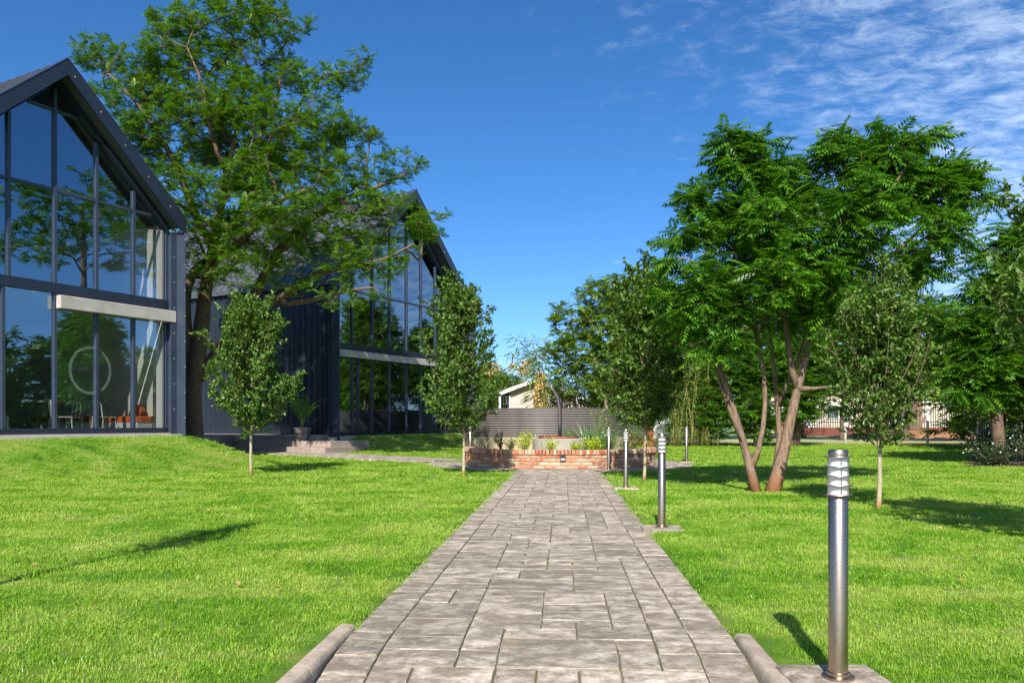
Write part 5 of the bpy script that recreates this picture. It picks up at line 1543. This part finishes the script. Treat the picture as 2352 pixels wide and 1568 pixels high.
bg_tree(1480, 42, [(1470, 800, 60), (1430, 860, 60), (1500, 880, 60), (1540, 940, 50), (1480, 740, 50), (1400, 900, 50)], 360, M['leaf_far'], .32, 'dark tree hidden behind the willowy tree', 79, 'dense_tree', r0=.18, per=3, tm=spr, group=G2)
# trees outside the frame on the right: mirrored in the halls' glass
G3 = 'trees beyond the right edge mirrored in the glass'
def side_tree(x, y, h, r_c, n, seed, label, lm='leaf_far', fs=.45, flatb=.8, low=.25):
    r_ = np.random.default_rng(seed); bl = []
    for k in range(14):
        a = r_.random() * 2 * PI; q = r_c * math.sqrt(r_.random()) * .75; z = h * (low + (1 - low) * r_.random()) * .9
        bl.append((x + q * math.cos(a), y + q * math.sin(a), z, r_c * (.3 + .25 * r_.random())))
    tr = [([(x, y, -.1), (x + .1, y, h * .3), (x, y + .1, h * .6), (x, y, h * .85)], [.02 * h + .05, .018 * h, .012 * h, .004 * h])]
    return make_tree('tree', label, 'tree', (x, y, 0), tr, bl, n, (M['bark'], M[lm]), spr, fs, per_node=3, last=3, seed=seed, step=.5, tip=.01, flat=flatb, minr=.012, group=G3)
side_tree(28, 20.0, 17.0, 7.5, 300, 91, 'tall open spreading tree mirrored in the upper gable glass', 'leaf_big', .42, .2, .66)
side_tree(24, 13.5, 5.0, 4.3, 520, 92, 'rounded tree beyond the right edge mirrored at the left of the glass')
side_tree(26, 19.0, 5.0, 4.3, 520, 93, 'rounded tree beyond the right edge mirrored behind the lettering')
side_tree(25, 24.5, 5.0, 4.5, 560, 94, 'rounded tree beyond the right edge mirrored beside the lettering', 'leaf_mid')
side_tree(20, 29.5, 5.0, 4.3, 520, 95, 'rounded tree behind the flower bed mirrored in the door glass', 'leaf_mid')

hedge_r = np.random.default_rng(333)
hg = thing('hedge', 'clipped dark hedge beyond the right edge mirrored low in the glass', 'hedge', (31, 18, 0))
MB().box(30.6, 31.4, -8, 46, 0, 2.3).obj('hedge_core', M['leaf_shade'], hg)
n = 9000; pos = np.stack([hedge_r.uniform(30.3, 31.0, n), hedge_r.uniform(-8, 46, n), hedge_r.uniform(0, 2.7, n)], -1)
o = link('foliage', quads_mesh('foliage', place(leaf_t(1, .5, .2, .2), pos, hedge_r.normal(0, 1, (n, 3)) + np.array((-.6, 0, .2)), hedge_r.normal(0, 1, (n, 3)), np.full(n, .28))), M['leaf_far'], hg); o['kind'] = 'stuff'
hg2 = thing('hedge', 'far boundary hedge behind the cream house and the far glass hall', 'hedge', (-15, 63, 0))
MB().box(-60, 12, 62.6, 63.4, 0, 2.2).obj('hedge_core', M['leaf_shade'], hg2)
n = 7000; pos = np.stack([hedge_r.uniform(-60, 12, n), hedge_r.uniform(62, 62.8, n), hedge_r.uniform(0, 2.7, n)], -1)
o = link('foliage', quads_mesh('foliage', place(leaf_t(1, .5, .2, .2), pos, hedge_r.normal(0, 1, (n, 3)) + np.array((0, -.6, .2)), hedge_r.normal(0, 1, (n, 3)), np.full(n, .4))), M['leaf_far'], hg2); o['kind'] = 'stuff'
# tree with the bare split trunk on the mulch mound
bg_tree(2098, 52, [(2090, 880, 34), (2130, 860, 40), (2060, 860, 36), (2110, 820, 40)], 150, M['leaf_mid'], .34, 'bare-trunked old tree on the orange mulch mound by the palisade', 80, 'mound_tree', r0=.28, per=2, tm=spr)
mb = MB()
b = np.array(P(2098, 0, 52)[:2])
for (dx, hx2, hz2, r_0) in ((-.35, -.9, 2.6, .16), (.25, .5, 2.8, .2), (.5, 1.3, 1.9, .12), (-.1, .1, 3.2, .17)):
    mb.tube([(b[0] + dx * .4, b[1], .1), (b[0] + dx, b[1], 1.0), (b[0] + hx2, b[1], hz2)], [r_0 * 1.3, r_0, r_0 * .7], 7)
for o in bpy.data.objects:
    if o.name.startswith('mound_tree'): mb.obj('split_stem', M['bark_stem'], o, True)
mb = MB(); K = 28; vs_ = [(b[0], b[1] + .5, .55)]
for ring_i, (rr, zz_) in enumerate(((1.6, .42), (3.0, .22), (4.6, -.02))):
    for k in range(K):
        a = 2 * PI * k / K; vs_.append((b[0] + rr * 1.25 * math.cos(a), b[1] + .5 + rr * .8 * math.sin(a), zz_ + .03 * math.sin(5 * a)))
fs_ = [(0, 1 + k, 1 + (k + 1) % K) for k in range(K)]
for j in range(2):
    for k in range(K): fs_.append((1 + j * K + k, 1 + (j + 1) * K + k, 1 + (j + 1) * K + (k + 1) % K, 1 + j * K + (k + 1) % K))
mb.add(vs_, fs_); props(mb.obj('mulch_mound', M['mulch'], None, True), 'orange-brown mulch mound under the split-trunk tree', None, None, 'structure')
for (px, Z, rx, rz, lab, sd) in ((2185, 54, 1.1, 1.5, 'bright green bush before the palisade, nearest the mound', 101), (2230, 53, 1.1, 1.2, 'bright green bush before the palisade beside the flower bed', 102), (1845, 52, 1.6, 1.8, 'leafy bush at the left end of the palisade', 103), (2040, 54, .9, .9, 'small bush left of the mulch mound', 104)):
    shrub('bush', lab, 'bush', (*P(px, 0, Z)[:2], 0.0), rx, rz, 900, M['leaf_broad'], .16, sd, 'bushes along the palisade', stems=16)

# ---- bamboo, reeds, tall canes
def canes(name, label, cx_, cy_, n, hmin, hmax, rx, ry, lean, lm, seed, leaves=60, leafL=.28, r_c=.02, group=None, cat='bamboo', leafW=.11, droop=-.35, lowleaf=.25):
    r_ = np.random.default_rng(seed); root = thing(name, label, cat, (cx_, cy_, 0), 0, group); pos = []; dr = []
    mb = MB()
    for i in range(n):
        x = cx_ + r_.uniform(-rx, rx); y = cy_ + r_.uniform(-ry, ry); h = r_.uniform(hmin, hmax)
        a = r_.normal(lean[0], lean[1]); b2 = r_.normal(0, lean[1] * .6)
        pts = [np.array((x + a * h * f ** 1.7, y + b2 * h * f ** 1.7, h * f * (1 - .06 * f * abs(a)))) for f in np.linspace(0, 1, 8)]
        mb.tube(pts, [r_c * (1 - .75 * j / 7) for j in range(8)], 5)
        for _ in range(leaves):
            f = lowleaf + (1 - lowleaf) * r_.random() ** .7; k = f * 7; j = min(6, int(k)); q = pts[j] + (pts[j + 1] - pts[j]) * (k - j)
            d = r_.normal(0, 1, 3); d[2] = droop + .3 * r_.random(); d[:2] /= (np.hypot(*d[:2]) + .01) / .8
            pos.append(q + d * r_.random() * .45 * min(1.0, h / 4)); dr.append(d)
    mb.obj('cane', M['cane'], root, True)
    pos = np.array(pos); dr = np.array(dr); m2 = len(pos); up = np.tile(np.array((0, 0, 1.)), (m2, 1)) + r_.normal(0, .5, (m2, 3))
    V = place(leaf_t(1, leafW, .1, .25), pos, dr, up, leafL * (.6 + .7 * r_.random(m2)))
    o = link('foliage', quads_mesh('foliage', V), lm, root); o['kind'] = 'stuff'
    return root
x, y, _ = P(1585, 0, 33.6)
canes('bamboo_clump', 'tall yellow-green bamboo thicket right of the ruined wall', x, y, 115, 3.2, 6.4, 1.0, .9, (.05, .15), M['leaf_bamboo'], 111, 120, .30, .013, lowleaf=.05)
x, y, _ = P(1350, 0, 35.0)
canes('reed_bed', 'row of tall reeds standing behind the corrugated reservoir', x, y, 75, 2.4, 3.6, 1.6, .5, (.0, .05), M['leaf_bamboo'], 112, 34, .4, .02, cat='reeds')
x, y, _ = P(1262, 0, 34.2)
canes('giant_reed', 'tall giant reed leaning left above the chimney', x, y, 9, 4.0, 5.1, .25, .3, (-.20, .07), M['leaf_bamboo'], 113, 95, .5, .026, cat='reeds', leafW=.11)
x, y, _ = P(1165, 0, 50)
pal = clump('pampas_clump', 'golden-plumed pampas grass rising behind the house roof', 'plant', (x, y, .2), 900, 5.2, .09, M['leaf_bamboo'], 114, .75, .9, .5, segs=6)
r_ = np.random.default_rng(9); pos = []; dr = []
for k in range(15):
    a = r_.uniform(-1, 1); hh = 4.0 + .9 * r_.random() - .5 * abs(a); cx0 = x + a * 1.35
    for _ in range(60):
        f = r_.random(); pos.append((cx0 + (.35 * f * f) * (1 if a > 0 else -1) + r_.normal() * .10, y - .9 + r_.normal() * .5, hh + .75 * f - .45 * f * f + r_.normal() * .10)); dr.append((r_.normal() * .3 + (.5 if a > 0 else -.5), r_.normal() * .3, .3 - f))
pos = np.array(pos); dr = np.array(dr); n = len(pos)
V = place(leaf_t(1, .22, .1, .3), pos, dr, np.tile(np.array((0, 0, 1.)), (n, 1)) + r_.normal(0, .5, (n, 3)), .26 * (.6 + .6 * r_.random(n)))
o = link('plumes', quads_mesh('plumes', V), M['plume'], pal); o['kind'] = 'stuff'
bg_tree(1150, 53, [(1130, 880, 36), (1170, 890, 34), (1200, 895, 26), (1110, 860, 30)], 150, M['leaf_mid'], .34, 'bushy green tree behind the cream house', 81, 'broadleaf_tree', r0=.15, per=3, tm=spr)

# ================================================================== CREAM HOUSE
hs = thing('house', 'cream gabled house with white barge boards and orange stone chimney', 'house', (1.2, 42, 0))
HZ = 42.0
ap = P(1229, 872, HZ); le = P(1137, 907, HZ); sl = (ap[2] - le[2]) / (ap[0] - le[0])
xr = ap[0] + 3.6
MB().prism([(le[0] + .75, 0), (xr - .3, 0), (xr - .3, ap[2] - sl * (xr - .3 - ap[0]) - .1), (ap[0], ap[2] - .1), (le[0] + .75, ap[2] - .1 - sl * (ap[0] - le[0] - .75))], HZ + .35, HZ + 8, lambda a, b, c: (a, c, b)).obj('wall', M['cream'], hs)
for (e, s) in ((le[0], -1), (xr, 1)):
    ez = ap[2] - sl * abs(e - ap[0])
    MB().prism([(ap[0], ap[2] + .02), (e, ez + .02), (e, ez + .08), (ap[0], ap[2] + .08)], HZ + .03, HZ + 8.3, lambda a, b, c: (a, c, b)).obj('roof', M['redroof'], hs)
    MB().prism([(ap[0], ap[2] + .085), (e, ez + .085), (e, ez - .11), (ap[0], ap[2] - .11)], HZ - .03, HZ + .02, lambda a, b, c: (a, c, b)).obj('barge_board', M['white'], hs)
MB().tube([(le[0] + .78, HZ + .27, 0), (le[0] + .78, HZ + .27, 2.4)], .045, 8).obj('downpipe', M['white'], hs)
# chimney
c0 = P(1241, 0, HZ)[0]
MB().prism([(c0 - .52, 0), (c0 + .52, 0), (c0 + .27, 3.62), (c0 - .27, 3.62)], HZ - .28, HZ + .30, lambda a, b, c: (a, c, b)).obj('chimney', surf('chimney_mortar', (.62, .48, .26), (.5, .37, .18), .9, scale=4), hs)
chim = [o for o in hs.children if o.name.startswith('chimney')][0]
SM = []
for i in range(6):
    r3 = random.Random(400 + i); k = 7; ring_ = []
    for j in range(k):
        a = 2 * PI * j / k + r3.uniform(-.2, .2); rr = r3.uniform(.8, 1.05); ring_.append((rr * math.cos(a), rr * math.sin(a)))
    vs_ = [(x_, 0, z_) for x_, z_ in ring_] + [(x_ * .85, -.35, z_ * .85) for x_, z_ in ring_]
    m3 = bpy.data.meshes.new('stone'); m3.from_pydata(vs_, [], [tuple(range(k, 2 * k))] + [(j, (j + 1) % k, k + (j + 1) % k, k + j) for j in range(k)]); m3.materials.append(M['stone_o']); m3.update(); SM.append(m3)
z = .9; row = 0
while z < 3.55:
    wz = .52 - .25 * z / 3.62; n = max(2, round(2 * wz / .22))
    for k in range(n):
        o = bpy.data.objects.new('stone', rnd.choice(SM)); COL.objects.link(o); o.parent = hs
        o.location = (c0 - wz + (k + .5 + .15 * (row % 2) - .08) * 2 * wz / n - hs.location[0], HZ - .275 - hs.location[1], z + rnd.uniform(-.02, .02))
        o.rotation_euler = (0, rnd.uniform(0, 6.28), 0); s = wz / n * rnd.uniform(.86, 1.0); o.scale = (s, .09, s)
    z += .175; row += 1

# low metal railing before the house
rl = thing('wire_fence', 'thin pale wire fence in front of the cream house wall', 'fence', (1.0, 40.5, 0))
mb = MB()
for k in range(34): 
    xx = -.55 + k * .11; mb.box(xx, xx + .008, 40.5, 40.508, 0, 2.32)
for zz_ in (1.6, 1.95, 2.32): mb.box(-.6, 3.3, 40.509, 40.517, zz_, zz_ + .012)
mb.obj('wire_panel', M['wire'], rl)
for xx in (-.62, 3.3): MB().box(xx - .05, xx + .05, 40.45, 40.55, 0, 2.4).obj('post', M['galv'], rl)

# ================================================================== RUINED WALL
RZ_ = 33.0
rw = thing('ruined_wall', 'ruined orange brick wall with flaking white plaster and a tall stub at its right', 'wall', (*P(1478, 0, RZ_)[:2], 0))
def X_(px): return P(px, 0, RZ_)[0]
def Z_(py): return P(0, py, RZ_)[2]
ringw = [(X_(1418), -.1), (X_(1530), -.1), (X_(1530), Z_(922)), (X_(1526), Z_(918)), (X_(1513), Z_(920)), (X_(1508), Z_(930)), (X_(1498), Z_(936)), (X_(1488), Z_(930)), (X_(1478), Z_(945)), (X_(1466), Z_(955)), (X_(1440), Z_(950)), (X_(1418), Z_(960))]
M['ruin_core'] = surf('ochre_mortar', (.50, .30, .11), (.36, .17, .07), .92, scale=5, bump=.02, bscale=14)
MB().prism(ringw, RZ_, RZ_ + .3, lambda a, b, c: (a, c, b)).obj('wall_core', M['ruin_core'], rw)
def inpoly(x, z, ring):
    c = False; n = len(ring)
    for i in range(n):
        (x1, y1), (x2, y2) = ring[i], ring[i - 1]
        if (y1 > z) != (y2 > z) and x < (x2 - x1) * (z - y1) / (y2 - y1) + x1: c = not c
    return c
plA = [(X_(1503), Z_(1008)), (X_(1500), Z_(985)), (X_(1502), Z_(955)), (X_(1507), Z_(935)), (X_(1527), Z_(930)), (X_(1528), Z_(1000)), (X_(1522), Z_(1012)), (X_(1512), Z_(1003))]
plB = [(X_(1444), Z_(1000)), (X_(1440), Z_(975)), (X_(1462), Z_(965)), (X_(1484), Z_(972)), (X_(1490), Z_(980)), (X_(1482), Z_(990)), (X_(1474), Z_(1004)), (X_(1462), Z_(1003)), (X_(1455), Z_(998))]
for k, pr_ in enumerate((plA, plB)):
    MB().prism(pr_, RZ_ - .035, RZ_ - .001, lambda a, b, c: (a, c, b)).obj('plaster_patch', surf('flaking_plaster' + ('' if k else '_white'), (.72, .70, .66) if k == 0 else (.72, .62, .44), (.50, .48, .47) if k == 0 else (.60, .48, .30), .9, scale=4, bump=.01), rw)
BR2 = [curved_brick(.19, .06, .1, 60 + i) for i in range(5)]
M['brick_red'] = surf('fired_red_brick', (.46, .13, .045), (.28, .075, .03), .88, scale=7, bump=.006, objrand=.5)
for m4 in BR2: m4.materials[0] = M['brick_red']
z = .04; row = 0; cnt = 0
while z < 1.95:
    x = X_(1420) + .1 * (row % 2)
    while x < X_(1529):
        ok = inpoly(x, z, ringw) and inpoly(x - .09, z + .03, ringw) and inpoly(x + .09, z + .03, ringw) and not inpoly(x, z, plA) and not inpoly(x, z, plB)
        if ok and rnd.random() < (.95 if z < .6 else .72):
            o = bpy.data.objects.new('brick', rnd.choice(BR2)); COL.objects.link(o); o.parent = rw
            o.matrix_parent_inverse = Matrix.Translation(rw.location).inverted()
            o.matrix_basis = Matrix.Translation((x, RZ_ - .022 + rnd.uniform(-.006, .006), z)) @ Matrix.Rotation(PI, 4, 'Z'); cnt += 1
        x += .205
    z += .072; row += 1
mbx = MB().tube([P(1408, 1010, 30.9), P(1400, 965, 31), P(1392, 930, 31.1), P(1390, 890, 31.2)], [.10, .085, .075, .05], 8)
lt = thing('leaning_trunk', 'bare leaning grey-brown trunk beside the end of the reservoir', 'tree', P(1408, 1010, 30.9))
mbx.obj('trunk', M['bark_stem'], lt, True)

# ================================================================== WIRE FENCE
wf = thing('wire_fence', 'tall wire mesh fence with whitish posts across the back of the lawn', 'fence', (15, 36.8, 0))
xs = [5.2, 8.67, 11.9, 15.4, 19.2, 23.1, 27, 31]
for x in xs: MB().tube([(x, 36.8, -.1), (x, 36.8, 2.3)], .065, 8).obj('post', M['galv'], wf, True)
for a, b_ in zip(xs[:-1], xs[1:]):
    mb = MB(); k = int((b_ - a) / .12)
    for i in range(1, k):
        xx = a + i * (b_ - a) / k; mb.box(xx - .003, xx + .003, 36.76, 36.765, .02, 2.25)
    for i in range(12): mb.box(a, b_, 36.766, 36.770, .05 + i * .2, .055 + i * .2)
    o = mb.obj('wire_mesh', M['wire'], wf); o['kind'] = 'stuff'

# ================================================================== PALISADE AND HOUSE BEYOND
pf = thing('palisade_fence', 'black spiked palisade fence on a low red brick plinth', 'fence', (29, 60, 0))
MB().box(20.5, 40, 60.1, 60.35, 0, .62).obj('plinth', M['redbrick'], pf)
for zz_ in (1.0, 1.95): MB().box(20.5, 40, 60.12, 60.15, zz_, zz_ + .05).obj('rail', M['iron'], pf)
pk = MB().prism([(-.028, .6), (.028, .6), (.028, 2.25), (0, 2.4), (-.028, 2.25)], -.01, .01, lambda a, b, c: (a, c, b)).mesh('picket'); pk.materials.append(M['iron'])
for k in range(112):
    o = bpy.data.objects.new('picket', pk); COL.objects.link(o); o.parent = pf; o.location = (20.6 + k * .172 - 29, .07, 0)
gp = thing('gate_pillar', 'orange brick pillar closing the left end of the palisade', 'pillar', (20.2, 60.1, 0))
MB().box(19.9, 20.5, 59.9, 60.5, 0, 1.5, ch=.03).obj('pillar_shaft', M['mulch'], gp)
MB().box(19.85, 20.55, 59.85, 60.55, 1.5, 1.6).obj('pillar_cap', M['redbrick'], gp)
h3 = thing('house', 'low sand-coloured house with white openings behind the palisade', 'house', (30, 66, 0))
MB().box(21, 42, 66, 75, 0, 4.2).obj('wall', M['cream2'], h3)
MB().prism([(20, 4.2), (43, 4.2), (40, 6.4), (23, 6.4)], 65.4, 75.6, lambda a, b, c: (a, c, b)).obj('roof', M['redroof'], h3)
MB().box(21.6, 25.0, 65.9, 65.99, .0, 2.6).obj('garage_door', M['white'], h3)
f_ = MB().box(26.0, 27.1, 65.9, 65.99, 1.3, 2.5).obj('window', M['white'], h3)
MB().box(26.1, 27.0, 65.86, 65.895, 1.4, 2.4).obj('pane', M['glass2'], f_)
f_ = MB().box(29.5, 32.5, 65.9, 65.99, 1.2, 2.5).obj('window', M['white'], h3)
MB().box(29.6, 32.4, 65.86, 65.895, 1.3, 2.4).obj('pane', M['glass2'], f_)
MB().box(36.2, 38.2, 65.6, 65.99, 2.6, 3.3).obj('window_box', M['white'], h3)
MB().box(36.0, 38.4, 65.7, 65.99, 2.1, 2.59).obj('window_sill', M['indark'], h3)

# ================================================================== FLOWER BED AT THE RIGHT
bed = MB()
pts = [(10.35, 18.3), (12.2, 17.6), (18, 16.9), (28, 17), (28, 35.5), (20.4, 35.5), (17.2, 30.0), (13.7, 24), (11.5, 20.2)]
bed.add([(x, y, .012) for x, y in pts], [tuple(range(len(pts)))])
props(bed.obj('flower_bed', M['soil']), 'dark soil bed under the trees at the right edge', None, None, 'structure')
r5 = np.random.default_rng(77)
G4 = 'leafy shrubs with small white flowers in the right bed'
spots = []
for (yy_, off, rx, rz) in ((18.6, .0, .62, .62), (18.2, .95, .8, .8), (18.3, 2.2, .85, .85), (18.7, 3.4, .9, .9), (20.2, .1, .8, .85), (20.0, 1.5, .9, 1.05), (20.4, 3.0, 1.0, 1.15), (22.4, .1, .8, .95), (22.6, 1.6, 1.0, 1.2), (24.9, .1, .9, 1.0),
        (25.2, 1.7, 1.1, 1.3), (27.6, .1, 1.0, 1.1), (28.4, 1.8, 1.1, 1.4), (30.6, .1, 1.0, 1.2), (31.6, 2.0, 1.2, 1.5), (33.6, .2, 1.1, 1.3), (25.8, 3.6, 1.2, 1.4), (22.0, 3.8, 1.1, 1.3)):
    spots.append((.578 * yy_ + rx * .75 + off, yy_, rx, rz))
where = ['at the front left tip of the right bed', 'second along the front edge of the right bed', 'at the right edge of the frame in the front of the bed', 'beyond the right edge in the front of the bed', 'just behind the front left tip of the bed', 'in the second row beneath the dark tree', 'in the second row beyond the frame edge',
         'along the left rim of the bed, under the tree trunk', 'behind the dark tree trunk', 'on the left rim halfway to the fence', 'tall one behind the left rim halfway back', 'on the left rim, three from the fence', 'tall one before the white fence post', 'on the left rim near the wire fence', 'broad one near the wire fence', 'touching the wire fence', 'deep in the bed behind the dark tree', 'deep in the bed at the right frame edge']
for i, (x, y, rx, rz) in enumerate(spots):
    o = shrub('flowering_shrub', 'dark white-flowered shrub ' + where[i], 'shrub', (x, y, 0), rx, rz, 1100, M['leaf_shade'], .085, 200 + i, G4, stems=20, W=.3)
    n = 46; a = r5.random(n) * 2 * PI; q = np.sqrt(r5.random(n)) * rx
    pos = np.stack([x + q * np.cos(a), y + q * np.sin(a), rz * (.55 + .5 * r5.random(n)) * (1 - .3 * (q / rx) ** 2)], -1)
    V = place(leaf_t(1, .9, .1, 0), pos - np.array((0, 0, 0)), r5.normal(0, 1, (n, 3)), r5.normal(0, 1, (n, 3)), np.full(n, .04))
    f5 = link('flowers', quads_mesh('flowers', V), M['petal'], o); f5['kind'] = 'stuff'
# wispy sapling in the bed
young_tree((15.1, 25.9, 0), 'wispy sapling standing in the flower bed behind the white blooms', 3.3, .75, 1.9, 301, (0, 0), .8, leaf=.07, n_br=30)

print('objects', len(bpy.data.objects), 'tris', sum(len(o.data.polygons) * 2 for o in bpy.data.objects if o.type == 'MESH'))
